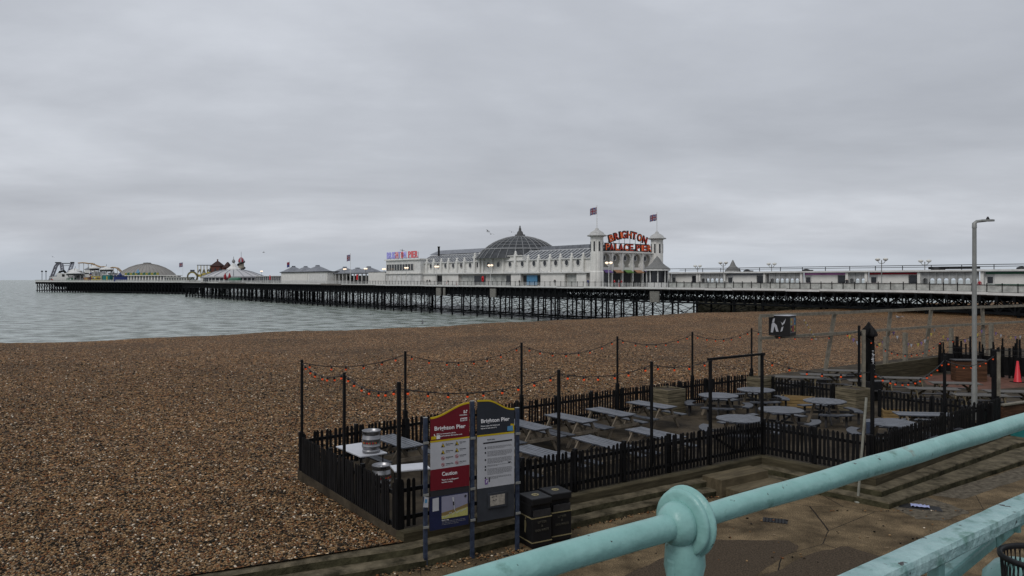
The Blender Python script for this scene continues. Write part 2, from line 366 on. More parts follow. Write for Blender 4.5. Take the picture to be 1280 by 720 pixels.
def pebbles():
    # loose stones lying on the nearest shingle, one mesh with an island for each
    t_ = (1+5**.5)/2
    iv = np.array([(-1,t_,0),(1,t_,0),(-1,-t_,0),(1,-t_,0),(0,-1,t_),(0,1,t_),(0,-1,-t_),(0,1,-t_),(t_,0,-1),(t_,0,1),(-t_,0,-1),(-t_,0,1)], 'f'); iv /= np.linalg.norm(iv[0])
    it = np.array([(0,11,5),(0,5,1),(0,1,7),(0,7,10),(0,10,11),(1,5,9),(5,11,4),(11,10,2),(10,7,6),(7,1,8),(3,9,4),(3,4,2),(3,2,6),(3,6,8),(3,8,9),(4,9,5),(2,4,11),(6,2,10),(8,6,7),(9,8,1)])
    n = 250000
    Y = 13.6 + (62-13.6)*rng.random(n)**1.7; X = Y*(-.72 + rng.random(n)*1.1)
    w = X*SA.x+Y*SA.y; v = X*SV.x+Y*SV.y
    # keep seaward of the kerb and out of the terrace
    ok = (v > np.interp(w, kw, kv)+.06) & (rng.random(n) < np.clip(1-(Y-22)/40, .0, 1))
    A, B = (-5.8, 20.8), (-2.37, 15.95)
    side = (B[0]-A[0])*(Y-A[1])-(B[1]-A[1])*(X-A[0])       # > 0: right of the left-hand fence
    rear = v < 21.3
    ok &= ~((side > -.55) & rear)
    ok &= ~((v < 24.5) & (Y > 38))
    X, Y, w, v = X[ok], Y[ok], w[ok], v[ok]; n = len(X)
    Z = beach_z(w, v)
    s = (.011+.020*rng.random(n)**2)*(1+.02*(Y-14))
    a = rng.random(n)*2*PI; ca, sa = np.cos(a), np.sin(a)
    sx, sy, sz = s*(.9+.6*rng.random(n)), s*(.8+.4*rng.random(n)), s*(.5+.35*rng.random(n))
    P = iv[None]*np.stack([sx, sy, sz], 1)[:, None]
    tilt = rng.normal(0, .35, n)[:, None]
    x = P[:, :, 0]*np.cos(tilt)-P[:, :, 2]*np.sin(tilt); z = P[:, :, 0]*np.sin(tilt)+P[:, :, 2]*np.cos(tilt); y = P[:, :, 1]
    co = np.stack([x*ca[:, None]-y*sa[:, None]+X[:, None], x*sa[:, None]+y*ca[:, None]+Y[:, None], z+(Z+s*.25)[:, None]], 2).reshape(-1, 3).astype('f')
    F = (it[None]+12*np.arange(n)[:, None, None]).reshape(-1).astype('i')
    me = bpy.data.meshes.new('pebbles'); me.vertices.add(len(co)); me.vertices.foreach_set('co', co.ravel())
    me.loops.add(len(F)); me.loops.foreach_set('vertex_index', F); nf = len(F)//3
    me.polygons.add(nf); me.polygons.foreach_set('loop_start', np.arange(0, len(F), 3, dtype='i'))
    me.polygons.foreach_set('use_smooth', np.ones(nf, bool)); me.update(calc_edges=True); me.materials.append(PEB)
    o = bpy.data.objects.new('pebbles', me); COL.objects.link(o); tag(o, 'loose brown and grey pebbles lying on the near beach', 'pebbles', kind='stuff')
pebbles()

def espl():
    m = bpy.data.materials.new('esplanade_surface'); m.use_nodes = True; t = m.node_tree; b = t.nodes['Principled BSDF']; b.inputs['Roughness'].default_value = .85; b.inputs['Specular IOR Level'].default_value = .12
    co = t.nodes.new('ShaderNodeTexCoord')
    def noise(sc, det=6, v=None):
        n = t.nodes.new('ShaderNodeTexNoise'); n.inputs['Scale'].default_value = sc; n.inputs['Detail'].default_value = det; n.inputs['Roughness'].default_value = .65; t.links.new(co.outputs['Object'], n.inputs['Vector']); return n
    def ramp(src, p0, c0, p1, c1):
        r = t.nodes.new('ShaderNodeValToRGB'); t.links.new(src, r.inputs[0]); r.color_ramp.elements[0].position = p0; r.color_ramp.elements[0].color = (*c0, 1); r.color_ramp.elements[1].position = p1; r.color_ramp.elements[1].color = (*c1, 1); return r.outputs[0]
    def mix(f, a, c, bt='MIX'):
        x = t.nodes.new('ShaderNodeMix'); x.data_type = 'RGBA'; x.blend_type = bt
        if isinstance(f, float): x.inputs[0].default_value = f
        else: t.links.new(f, x.inputs[0])
        t.links.new(a, x.inputs[6])
        if isinstance(c, tuple): x.inputs[7].default_value = (*c, 1)
        else: t.links.new(c, x.inputs[7])
        return x.outputs[2]
    base = ramp(noise(1.1).outputs[0], .35, (.060, .046, .029), .66, (.140, .108, .070))
    dk = ramp(noise(6).outputs[0], .4, (.038, .028, .026), .65, (.058, .042, .038))
    vo = t.nodes.new('ShaderNodeTexVoronoi'); vo.inputs['Scale'].default_value = .22; vo.inputs['Randomness'].default_value = .9
    wob = t.nodes.new('ShaderNodeMapping'); wob.inputs['Rotation'].default_value = (0, 0, R(37)); wob.inputs['Location'].default_value = (3.1, 1.7, 0)
    nn = noise(.8, 3); add = t.nodes.new('ShaderNodeMix'); add.data_type = 'VECTOR'; add.inputs[0].default_value = .04
    t.links.new(co.outputs['Object'], add.inputs[4]); t.links.new(nn.outputs['Color'], add.inputs[5]); t.links.new(add.outputs[1], wob.inputs[0]); t.links.new(wob.outputs[0], vo.inputs['Vector'])
    sc = t.nodes.new('ShaderNodeSeparateColor'); t.links.new(vo.outputs['Color'], sc.inputs[0])
    g = t.nodes.new('ShaderNodeMath'); g.operation = 'GREATER_THAN'; g.inputs[1].default_value = .93; t.links.new(sc.outputs[0], g.inputs[0])
    c = mix(g.outputs[0], base, dk)
    # patch edges and cracks
    ve = t.nodes.new('ShaderNodeTexVoronoi'); ve.feature = 'DISTANCE_TO_EDGE'; ve.inputs['Scale'].default_value = .22; ve.inputs['Randomness'].default_value = .9; t.links.new(wob.outputs[0], ve.inputs['Vector'])
    lt = t.nodes.new('ShaderNodeMath'); lt.operation = 'LESS_THAN'; lt.inputs[1].default_value = .0018; t.links.new(ve.outputs['Distance'], lt.inputs[0])
    c = mix(lt.outputs[0], c, (.014, .012, .010))
    c = mix(.9, c, ramp(noise(38, 4).outputs[0], .35, (.35, .34, .32), .66, (1.9, 1.8, 1.6)), 'MULTIPLY')
    st = ramp(noise(.55, 6).outputs[0], .38, (.62, .61, .59), .62, (1.2, 1.18, 1.14)); c = mix(.7, c, st, 'MULTIPLY')
    t.links.new(c, b.inputs['Base Color'])
    bp = t.nodes.new('ShaderNodeBump'); bp.inputs['Strength'].default_value = .6; bp.inputs['Distance'].default_value = .02; t.links.new(noise(22, 6).outputs[0], bp.inputs['Height']); t.links.new(bp.outputs[0], b.inputs['Normal'])
    mb = MB()
    # one sheet: in front of the kerb and terrace, running off along the shore
    pts = [wv(-60, 18.6)]+KERB+[(1.5, 18.2), (5.6, 21.0), (7.4, 22.2), (9.6, 20.0), (17.2, 26.5), (31, 36), wv(120, 9), wv(120, -30), wv(-60, -30)]
    mb.add([(x, y, 0) for x, y in pts], [tuple(range(len(pts)))])
    tag(mb.build('esplanade', m), kind='structure')
espl()

# slabs let into the esplanade
def slab(name, poly, m, z=.004):
    q_ = []
    for a_, b_ in zip(poly, poly[1:]+poly[:1]):
        for k_ in range(7): p_ = lerp(a_, b_, k_/7); q_.append((p_[0]+random.gauss(0, .022), p_[1]+random.gauss(0, .022)))
    poly = q_; mb = MB(); mb.add([(x, y, z) for x, y in poly], [tuple(range(len(poly)))]); return tag(mb.build(name, m), kind='structure')
CON2 = mat('grey_concrete_patch', (.075, .064, .046), .9, var=.5, scale=7, bump=.6, c2=(.14, .12, .09))
TARM = mat('dark_tarmac_patch', (.036, .027, .017), .85, var=.5, scale=30, bump=1, bscale=60, c2=(.10, .074, .050))
slab('pavement_strip', [at(1150, 617, 0), at(1187, 611, 0), at(1280, 583, 0), (20, 26.2), (22, 27.6), at(1280, 598, 0), at(1205, 624, 0), at(1170, 620, 0)], CON2)
slab('pavement_patch', [at(1115, 634, 0), at(1160, 622, 0), at(1212, 640, 0), at(1180, 651, 0), at(1145, 649, 0)], CON2, .006)
slab('tarmac_patch', [at(955, 720, 0), at(1018, 690, 0), at(1060, 683, 0), at(1110, 700, 0), at(1120, 735, 0), at(1000, 740, 0)], TARM, .006)
slab('tarmac_strip', [at(780, 720, 0), at(880, 674, 0), at(985, 676, 0), at(1000, 684, 0), at(950, 715, 0), at(900, 760, 0), at(700, 790, 0)], TARM, .004)
g = MB(); g.box((0, 0, .004), (.56, .34, .008))
gx, gy = at(969, 651, 0)
gt = thing('drain_grate', 'small black iron drain grate set in the esplanade', 'drain', (gx, gy, .002), R(-20))
g.build('frame', BLK2, gt); g = MB()
for i in range(7): g.box((-.22+i*.073, 0, .012), (.03, .28, .010))
g.build('bar_grid', IRONG, gt)
# dropped plastic packet
mb = MB(); nn_ = 9
vs = [((i/nn_-.5)*.42, (j/4-.5)*.26*(1-.5*abs(i/nn_-.5)), .015+.035*abs(math.sin(i*1.7+j*2.1))) for i in range(nn_+1) for j in range(5)]
mb.add(vs, [(i*5+j, (i+1)*5+j, (i+1)*5+j+1, i*5+j+1) for i in range(nn_) for j in range(4)])
mb.add([(-.5, -.25, .006), (.5, -.22, .006), (.45, .2, .006), (-.4, .22, .006)], [(0, 1, 2, 3)], 1)
px_, py_ = at(1150, 634, 0); tag(mb.build('plastic_wrapper', [mat('pale_blue_plastic', (.28, .31, .50), .4), BLK2], loc=(px_, py_, .006), rz=R(-25)), 'crumpled pale blue and black plastic wrapper dropped by the step corner', 'litter')

# ---------------------------------------------------------------- terrace: steps, floors
L0 = [(-30, .45), (-14, 9.25), (-7.0, 12.85), (-4.7, 13.85), (-1.75, 15.3), (1.5, 17.7), (5.5, 20.35), (7.15, 21.55), (9.5, 19.15), (16.0, 23.75), (30, 33.3)]
LF = [(-30, 1.45), (-14, 10.3), (-7.1, 13.9), (-4.95, 14.9), (-2.4, 15.85), (1.55, 18.72), (5.55, 21.4), (7.45, 22.75), (9.62, 20.35), (17.4, 27.2), (31, 36.3)]
def tier(i, t0, t1, za, zb, m, s0=0, nm='step'):
    mb = MB(); a = [lerp(p, q, t0) for p, q in zip(L0, LF)][s0:]; b_ = [lerp(p, q, t1) for p, q in zip(L0, LF)][s0:]
    vs = []; c = []
    for k in range(len(a)-1):      # subdivide so the nosing can wander
        n = max(1, int((Vector(a[k+1])-Vector(a[k])).length/.45))
        for j in range(n): c.append((lerp(a[k], a[k+1], j/n), lerp(b_[k], b_[k+1], j/n)))
    c.append((a[-1], b_[-1]))
    for p, q in c:
        d = Vector(q)-Vector(p); d.normalize(); jx = random.uniform(-.018, .018); z1 = zb+random.uniform(-.012, .008)
        vs += [(p[0]+d.x*jx, p[1]+d.y*jx, za-.25), (p[0]+d.x*jx*.6, p[1]+d.y*jx*.6, z1-.03), (p[0]+d.x*(.03+jx), p[1]+d.y*(.03+jx), z1), (q[0], q[1], zb), (q[0]+d.x*.1, q[1]+d.y*.1, zb-.3)]
    n = len(c)
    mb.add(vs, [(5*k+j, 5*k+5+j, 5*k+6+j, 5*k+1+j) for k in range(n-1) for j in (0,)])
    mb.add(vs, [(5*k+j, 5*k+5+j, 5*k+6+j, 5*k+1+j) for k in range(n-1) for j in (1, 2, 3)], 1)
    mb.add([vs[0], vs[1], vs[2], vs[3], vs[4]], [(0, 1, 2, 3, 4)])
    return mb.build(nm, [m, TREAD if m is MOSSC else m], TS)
TS = thing('terrace_steps', 'mossy stepped concrete and timber edge under the black picket fence', 'steps')
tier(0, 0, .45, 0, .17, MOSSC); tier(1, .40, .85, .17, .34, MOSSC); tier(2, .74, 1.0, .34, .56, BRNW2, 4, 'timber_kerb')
# entry steps at the gate
es = thing('entry_steps', 'two worn timber and concrete treads below the gateway in the fence', 'steps', (6.25, 20.9, 0), R(34))
MB().box((0, .12, .23), (1.95, .66, .46)).build('tread', RAWW2, es, bevel=.015); MB().box((.12, -.42, .12), (1.85, .50, .24)).build('tread', RAWW2, es, bevel=.02)

FLOOR = mat('terrace_paving', (.028, .022, .015), .85, var=.5, scale=1.2, bump=.6, c2=(.070, .055, .037))
tf = MB(); P = [(-5.9, 20.9)]+LF[4:]+[(48, 48), (38, 58), (24, 49), (13.2, 41.0), (10.6, 34.3), (.1, 26.5)]
tf.add([(x, y, .558) for x, y in P]+[(x, y, -.2) for x, y in P], [tuple(range(len(P)))]+[(i, (i+1) % len(P), len(P)+(i+1) % len(P), len(P)+i) for i in range(len(P))])
tag(tf.build('terrace_floor', FLOOR), kind='structure')
slab('red_paving', [at(1150, 472, .56), at(1178, 468, .56), at(1300, 470, .56), at(1300, 482, .56), at(1230, 488, .56), at(1160, 481, .56)], mat('red_brown_paving', (.10, .05, .036), .8, var=.35, scale=3, bump=.3), .564)

# ---------------------------------------------------------------- picket fences
FZ = .56
def fence(pts, label, z=FZ, h=1.04, pitch=.136, ends=(True, True), closed_back=False, gap_posts=1.85):
    t = thing('picket_fence', label, 'fence', (pts[0][0], pts[0][1], z)); o0 = Vector((pts[0][0], pts[0][1], z))
    def loc(p, dz=0): return Vector((p[0], p[1], z+dz))-o0
    pk = MB()
    for a, b in zip(pts[:-1], pts[1:]):
        d = Vector(b)-Vector(a); l = d.length; rz = math.atan2(d.y, d.x); nrm = Vector((d.y, -d.x)).normalized()
        n = int(l/pitch)
        for k in range(n+1):
            if random.random() < .012: continue
            f = (k+.5)/(n+1); p = lerp(a, b, f); hh = h+random.uniform(-.018, .018); wd = .078+random.uniform(-.006, .006)
            c = loc(p)+Vector((nrm.x*.035, nrm.y*.035, 0)); xd = Vector((math.cos(rz), math.sin(rz), 0)); tl = random.gauss(0, .02)
            yd = Vector((0, 0, 1))+xd*tl
            pk.prism([(-wd/2, .04), (wd/2, .04), (wd/2, hh-.045), (wd*.25, hh-.006), (0, hh), (-wd*.25, hh-.006), (-wd/2, hh-.045)], (c, xd, yd, (nrm.x, nrm.y, 0)), 0, .02)
        for zz in (.22, h-.24):
            MB().beam(loc(a, zz), loc(b, zz), .04, .085).build('rail', BLK, t)
        m = max(1, round(l/gap_posts))
        for k in range(m+1):
            if k == m and b != pts[-1]: continue
            p = lerp(a, b, k/m); c = loc(p)
            MB().box(c+Vector((-nrm.x*.05, -nrm.y*.05, (h+.02)/2-.04)), (.1, .1, h+.1), rz).build('post', BLK, t, bevel=.006)
    pk.build('pickets', BLK, t)
    return t
FA, FB, FC, FG, FD, FE, FF = (-5.75, 20.8), (-2.37, 15.92), (1.58, 18.72), (5.62, 21.45), (7.5, 22.72), (9.62, 20.4), (17.4, 27.15)
REAR = [FA, (-3.2, 23.1), (.2, 26.1), (3.0, 28.35), (5.6, 30.3), (8.2, 32.1), (10.65, 33.8)]
fence([FA, FB], 'black picket fence on the shingle at the left end of the terrace', z=.40, h=1.12, pitch=.118)
fence([FB, FC, FG], 'long black picket fence above the steps behind the bins and notice boards')
fence([FD, FE], 'black picket fence turning forward to the slim leaning pole')
fence([FE, FF], 'black picket fence receding to the right above the mint handrail')
fence(REAR, 'black picket fence along the beach side of the table terrace')
fence([(11.3, 33.0), (12.95, 30.7)], 'black boarded fence behind the round tables, left of the parasol', pitch=.15, h=1.0)
fence([(14.2, 28.7), (16.9, 27.7)] if False else [(14.0, 29.0), (16.35, 25.95)], 'low black fence right of the parasol below the far picnic tables', pitch=.15, h=1.0)
# the gate
gt = thing('picket_gate', 'black picket gates closed in the gateway above the entry steps', 'gate', (*FG, FZ)); gd = Vector(FD)-Vector(FG); gl = gd.length; grz = math.atan2(gd.y, gd.x); gt.rotation_euler.z = grz
for s in range(2):
    lf = MB(); x0 = .08+s*(gl/2-.04); x1 = x0+gl/2-.12
    k = x0+.04
    while k < x1:
        lf.prism([(k-.036, .05), (k+.036, .05), (k+.036, .97), (k, 1.02), (k-.036, .97)], ((0, -.02, 0), (1, 0, 0), (0, 0, 1), (0, -1, 0)), 0, .02); k += .118
    lv = lf.build('gate_leaf', BLK, gt)
    br = MB(); br.box(((x0+x1)/2, .02, .22), (x1-x0, .04, .08)); br.box(((x0+x1)/2, .02, .80), (x1-x0, .04, .08)); br.beam((x0, .02, .24) if s else (x1, .02, .24), (x1, .02, .8) if s else (x0, .02, .8), .04, .07)
    br.build('cross_brace', BLK, lv)
fr = thing('gate_arch', 'tall black timber frame with a crossbar over the gateway', 'gateway', (*FG, FZ), grz)
for xx in (0, gl): MB().box((xx, .03, 1.5), (.07, .07, 3.0)).build('post', BLK, fr)
MB().beam((-.1, .03, 2.98), (gl+.1, .03, 3.0), .06, .07).build('crossbar', BLK, fr)

# light posts
PH = 3.05
def lpost(p, label, h=PH, r=.031, m=None, z=FZ, thick=None):
    mb = MB(); mb.box((0, 0, h/2), (r*2, r*2, h), R(35))
    if thick: mb.box((0, 0, thick/2), (r*3.6, r*3.6, thick), R(35))
    o = mb.build('light_post', m or BLK, loc=(p[0], p[1], z), bevel=.005); return tag(o, label, 'post', 'posts carrying the festoon lights')
PR = [FA, (-3.25, 23.15), (.33, 26.25), (4.05, 29.2), (7.5, 31.6), (10.72, 34.0)]
names = ['at the far left corner of the fence', 'on the beach side behind the left picnic table', 'on the beach side just right of the notice boards', 'on the beach side above the middle picnic tables', 'on the beach side left of the gateway', 'on the beach side next to the bleached timber frame']
for i, p in enumerate(PR): lpost(p, 'thin black post '+names[i], h=3.05 if i else 3.2, z=FZ if i else .40, thick=1.25 if i else None)
PL = [FA, (-4.05, 18.35), FB]
lpost(PL[1], 'thin black post midway along the left end fence', z=.45, h=3.1); lpost(FB, 'thin black post at the near left corner of the fence', z=.45, h=3.2, r=.036)
PF = [FB, (1.13, 18.38), (3.72, 20.25), FG]
lpost(PF[1], 'thin black post on the front fence above the litter bins'); lpost(PF[2], 'thin black post on the front fence between bins and gateway')
PG = [(FD[0], FD[1], FZ+3.0), (9.72, 20.5, 0), (14.2, 24.95, 0), (17.45, 27.3, 0)]
lpost(PG[1][:2], 'black post beside the slim leaning pole at the fence corner', h=2.95, r=.04)
lpost(PG[2][:2], 'black post on the right hand fence left of the street lamp', h=2.75, r=.038)
mb = MB(); mb.box((-.07, 0, 1.35), (.12, .1, 2.7)); mb.box((.075, .01, 1.3), (.13, .11, 2.65), mi=1); tag(mb.build('fence_post', [BLK, GREYW], loc=(17.35, 27.25, FZ)), 'tall double post, half black half bleached, at the right end of the fence', 'post')
PB2 = at(1073.8, 505, FZ); lpost(PB2, 'black post just left of the closed parasol', h=3.3, r=.04)

# festoon lights
bb = MB(); bb.lathe((0, 0, 0), [(0, -.105), (.018, -.100), (.028, -.085), (.028, -.065), (.02, -.045)], 8); BULB = bb.build('bulb', ORG)
ss = MB(); ss.lathe((0, 0, 0), [(.0, .03), (.020, .022), (.026, -.02), (.029, -.055), (.0, -.058)], 8); SOCK = ss.build('socket', BLK2)
BULB.hide_render = SOCK.hide_render = False
first = [True]
def bulb(parent, p):
    if first[0]: b_, s_ = BULB, SOCK; first[0] = False
    else: b_, s_ = BULB.copy(), SOCK.copy(); COL.objects.link(b_); COL.objects.link(s_)
    b_.parent = parent; b_.location = p; s_.parent = b_; b_.rotation_euler = (random.gauss(0, .12), random.gauss(0, .12), 0)
def festoon(pts, label, spacing=.62, sag=.33):
    o0 = Vector(pts[0]); t = thing('festoon_lights', label, 'string lights', o0)
    cb = MB()
    for a, b in zip(pts[:-1], pts[1:]):
        a, b = Vector(a)-o0, Vector(b)-o0; l = (b-a).length; n = 14; sg = sag*(l/5)**1.3*random.uniform(.9, 1.15)
        c = [a.lerp(b, k/n)-Vector((0, 0, sg*4*(k/n)*(1-k/n))) for k in range(n+1)]
        cb.tube(c, .011, 5)
        m = max(1, int(l/spacing))
        for k in range(m):
            f = (k+.5+random.uniform(-.12, .12))/m; bulb(t, a.lerp(b, f)-Vector((0, 0, sg*4*f*(1-f)+.005)))
    cb.build('cable', BLK2, t)
top = lambda p, h=FZ+PH-.1: (p[0], p[1], h)
festoon([top(p) for p in PR], 'string of orange bulbs looping between the posts along the beach side', .56, .40)
festoon([top(PL[0]), top(PL[1]), top(PL[2])], 'string of orange bulbs drooping over the left end fence', .42, .42)
festoon([top(p) for p in PF], 'string of orange bulbs looping along the front fence behind the notice boards', .46, .30)
festoon([(FD[0], FD[1], FZ+2.85), (9.72, 20.5, 3.3), (14.2, 24.95, 3.15), (17.4, 27.3, 3.1)], 'string of orange bulbs from the gateway along the right hand fence', .5, .35)
festoon([(10.72, 34.0, 3.5), (PB2[0], PB2[1], 3.6), (*at(1178, 478, FZ), 2.7), (*at(1236, 482, FZ), 3.1)], 'string of orange bulbs across the far picnic tables past the parasol', .72, .30)

# ---------------------------------------------------------------- tables
TG = 'picnic tables on the terrace'
def picnic(label, top_m=TAB, leg_m=RAWW, bench_m=BEN, L_=1.8):
    t = thing('picnic_table', label, 'picnic table', (0, 0, 0), 0, TG)
    tp = MB()
    for k in range(6): tp.box((0, -.29+k*.116, .775+random.uniform(-.004, .004)), (L_+random.uniform(-.02, .02), .098, .035))
    tp.box((0, 0, .745), (.08, .66, .04)); tp.build('tabletop', top_m, t, bevel=.004)
    for sg in (-1, 1):
        bn = MB()
        for k in range(2): bn.box((0, sg*(.70+k*.135), .455), (L_, .122, .035))
        bn.build('bench', bench_m, t, bevel=.004)
    for sx in (-1, 1):
        lg = MB(); x = sx*(L_/2-.28)
        lg.beam((x, .26, .745), (x, .74, .0), .045, .095); lg.beam((x, -.26, .745), (x, -.74, 0), .045, .095)
        lg.beam((x+.046*sx, -.82, .405), (x+.046*sx, .82, .405), .045, .09); lg.beam((x+.046*sx, -.36, .72), (x+.046*sx, .36, .72), .045, .08)
        lg.build('leg_frame', leg_m, t)
        MB().beam((x, 0, .42), (x-sx*.42, 0, .73), .045, .08).build('brace', leg_m, t)
    return t
TA = R(-53)     # long side points away from the beach
rects = [((-3.15, 20.95), TA, 0, 'dark picnic table beside the beer kegs'), (at(657, 531, 1.33), TA, 0, 'slate picnic table half hidden behind the right hand notice board'),
 (at(713, 522.5, 1.33), TA, 0, 'slate picnic table in the back row directly above the litter bins'), (at(763, 515, 1.33), TA, 0, 'third slate picnic table of the back row, before the planter'),
 (at(814, 506, 1.33), TA, 0, 'slate picnic table touching the large square planter'), (at(676, 566, 1.33), TA, 0, 'front picnic table just behind the fence at the bins'),
 (at(752, 553, 1.33), TA, 0, 'middle front picnic table behind the fence'), (at(819, 542, 1.33), TA, 0, 'front picnic table behind the post left of the gateway'),
 (at(1155, 518, 1.33), R(-8), 0, 'small slate table inside the right hand fence by the planter box')]
far = [(at(1028, 468.5, 1.33), R(-14), 'grey weathered picnic table at the back left of the far terrace'), (at(1056, 463.5, 1.33), R(-14), 'furthest weathered picnic table beneath the bleached frame'),
 (at(1090, 476.5, 1.33), R(-14), 'weathered picnic table just right of the parasol'), (at(1128, 472.5, 1.33), R(-12), 'weathered picnic table before the dark sleeper wall'),
 (at(1166, 486, 1.33), R(-12), 'weathered picnic table behind the low fence, left of the street lamp'), (at(1194, 479, 1.33), R(-12), 'weathered picnic table in front of the wooden bar'),
 (at(1264, 489.5, 1.33), R(-8), 'weathered picnic table at the right edge near the brown wall'), (at(997, 471.5, 1.33), R(-14), 'weathered picnic table behind the boarded fence, leftmost on the far terrace'), (at(1226, 494, 1.33), R(-10), 'weathered picnic table by the foot of the street lamp')]
p0 = picnic(rects[0][3])
for i, (xy, a, _, lb) in enumerate(rects):
    if i == 0: p0.location = (*xy, FZ); p0.rotation_euler.z = a
    else: copy_tree(p0, label=lb, loc=(*xy, FZ), rz=a+R(random.uniform(-3, 3)))
WTH = mat('weathered_tabletop', (.075, .070, .062), .6, var=.35, scale=5, stretch=(.3, 2, 1), bump=.3)
f0 = picnic(far[0][2], WTH, RAWW2, DARKW, 1.95)
for i, (xy, a, lb) in enumerate(far):
    if i == 0: f0.location = (*xy, FZ); f0.rotation_euler.z = a
    else: copy_tree(f0, label=lb, loc=(*xy, FZ), rz=a)
def round_table(label):
    t = thing('round_table', label, 'round picnic table', group='round picnic tables')
    tp = MB(); r_ = .74; k = -5
    for k in range(11):
        y0 = -r_+k*2*r_/11+.013; y1 = -r_+(k+1)*2*r_/11-.013
        pts = [(math.sqrt(max(0, r_*r_-y*y)), y) for y in np.linspace(y0, y1, 4)]; pl = pts+[(-x, y) for x, y in reversed(pts)]
        if k == 0: pl = pts[1:]+[(-x, y) for x, y in reversed(pts[1:])]
        if k == 10: pl = pts[:-1]+[(-x, y) for x, y in reversed(pts[:-1])]
        tp.prism(pl, ((0, 0, .76), (1, 0, 0), (0, 1, 0), (0, 0, 1)), 0, .035)
    tp.box((0, 0, .745), (.08, 1.3, .03)); tp.build('tabletop', TAB, t)
    for q in range(4):
        a = q*PI/2+PI/4; bn = MB(); n = 8; vs = []
        for k in range(n+1):
            b_ = a-.52+1.04*k/n
            for rr in (.98, 1.28):
                for zz in (.43, .47): vs.append((rr*math.cos(b_), rr*math.sin(b_), zz))
        fs = []
        for k in range(n):
            o = 4*k; fs += [(o, o+4, o+5, o+1), (o+1, o+5, o+7, o+3), (o+3, o+7, o+6, o+2), (o+2, o+6, o+4, o)]
        fs += [(0, 1, 3, 2), (4*n, 4*n+2, 4*n+3, 4*n+1)]
        bn.add(vs, fs); bn.build('bench', BEN, t)
        lg = MB(); c, s_ = math.cos(a), math.sin(a)
        lg.beam((.35*c, .35*s_, .74), (.62*c, .62*s_, 0), .05, .09); lg.build('leg', RAWW if q % 2 else DARKW, t)
        l2 = MB(); l2.beam((.1*c, .1*s_, .38), (1.26*c, 1.26*s_, .38), .045, .09)
        for d in (-.32, .32): l2.beam((1.13*math.cos(a+d), 1.13*math.sin(a+d), .43), (1.13*math.cos(a+d), 1.13*math.sin(a+d), 0), .05, .07)
        l2.build('bench_support', DARKW, t)
    return t
rts = [(at(898, 494, 1.35), .5, 'pale slatted round table nearest the square planter and gateway'), (at(945, 487, 1.35), .8, 'round table at the back beside the left bleached post'), (at(976, 512, 1.35), .2, 'round table just inside the corner right of the gateway'),
 (at(1031, 501, 1.35), .75, 'round table in the middle before the tall planter'), (at(1114, 528, 1.35), .4, 'round table close behind the right fence and leaning pole'), (at(925, 523, 1.35), .6, 'round table hidden behind the gateway pickets')]
r0 = round_table(rts[0][2])
for i, (xy, a, lb) in enumerate(rts):
    if i == 0: r0.location = (*xy, FZ); r0.rotation_euler.z = a
    else: copy_tree(r0, label=lb, loc=(*xy, FZ), rz=a)

# catering tables and kegs
def trestle_table(xy, rz, w, d, label):
    t = thing('folding_table', label, 'table', (*xy, FZ), rz, 'white folding tables')
    MB().box((0, 0, .77), (w, d, .04)).build('tabletop', mat('white_laminate', (.42, .43, .46), .4, var=.08), t, bevel=.01)
    for sx in (-1, 1):
        for sy in (-1, 1): MB().tube([(sx*(w/2-.1), sy*(d/2-.08), .75), (sx*(w/2-.1), sy*(d/2-.08), 0)], .016, 6).build('leg', BLK2, t)
trestle_table((-3.95, 19.9), TA, 1.5, .75, 'white folding table under the upright beer keg')
trestle_table((-2.42, 18.05), R(20), .85, .6, 'small white folding table at the near corner, right of the kegs')
KS = [(0, .0), (.155, .0), (.172, .012), (.176, .03), (.176, .07), (.163, .085), (.163, .10), (.175, .115), (.178, .15), (.186, .165), (.186, .185), (.178, .20), (.178, .33), (.186, .345), (.186, .365), (.178, .38), (.175, .43), (.163, .455), (.163, .47), (.178, .485), (.180, .55), (.186, .565), (.178, .572), (.168, .56), (.165, .50), (.12, .495), (.0, .51)]
def keg(label, loc):
    t = thing('beer_keg', label, 'keg', loc, group='steel beer kegs')
    b = MB(); b.lathe((0, 0, 0), [(r*1.3, z) for r, z in KS], 28); b.build('shell', STEEL, t)
    v = MB(); v.lathe((0, 0, .50), [(0, .045), (.03, .045), (.034, .0)], 12); v.build('valve', STEEL, t)
    bd = MB(); cols = [FRED, YLP, REDM, GRN, REDM]
    for k in range(14):
        a = -2.5+k*.14; bd.box(((.236)*math.cos(a), (.236)*math.sin(a), .272), (.006, .022, .035+.01*(k % 2)), a, mi=k % 5)
    bd.build('printed_band', cols, t)
    h = MB()
    for a in (-2.2, .9): h.box(((.236)*math.cos(a), (.236)*math.sin(a), .525), (.012, .12, .035), a)
    h.build('handle', BLK2, t)
    return t
k1 = keg('steel beer keg standing upright on the white table', (-3.62, 19.55, FZ+.79))
copy_tree(k1, label='steel beer keg on the ground between the tables, only its top showing', loc=(-3.22, 18.75, FZ+.10), rz=1)

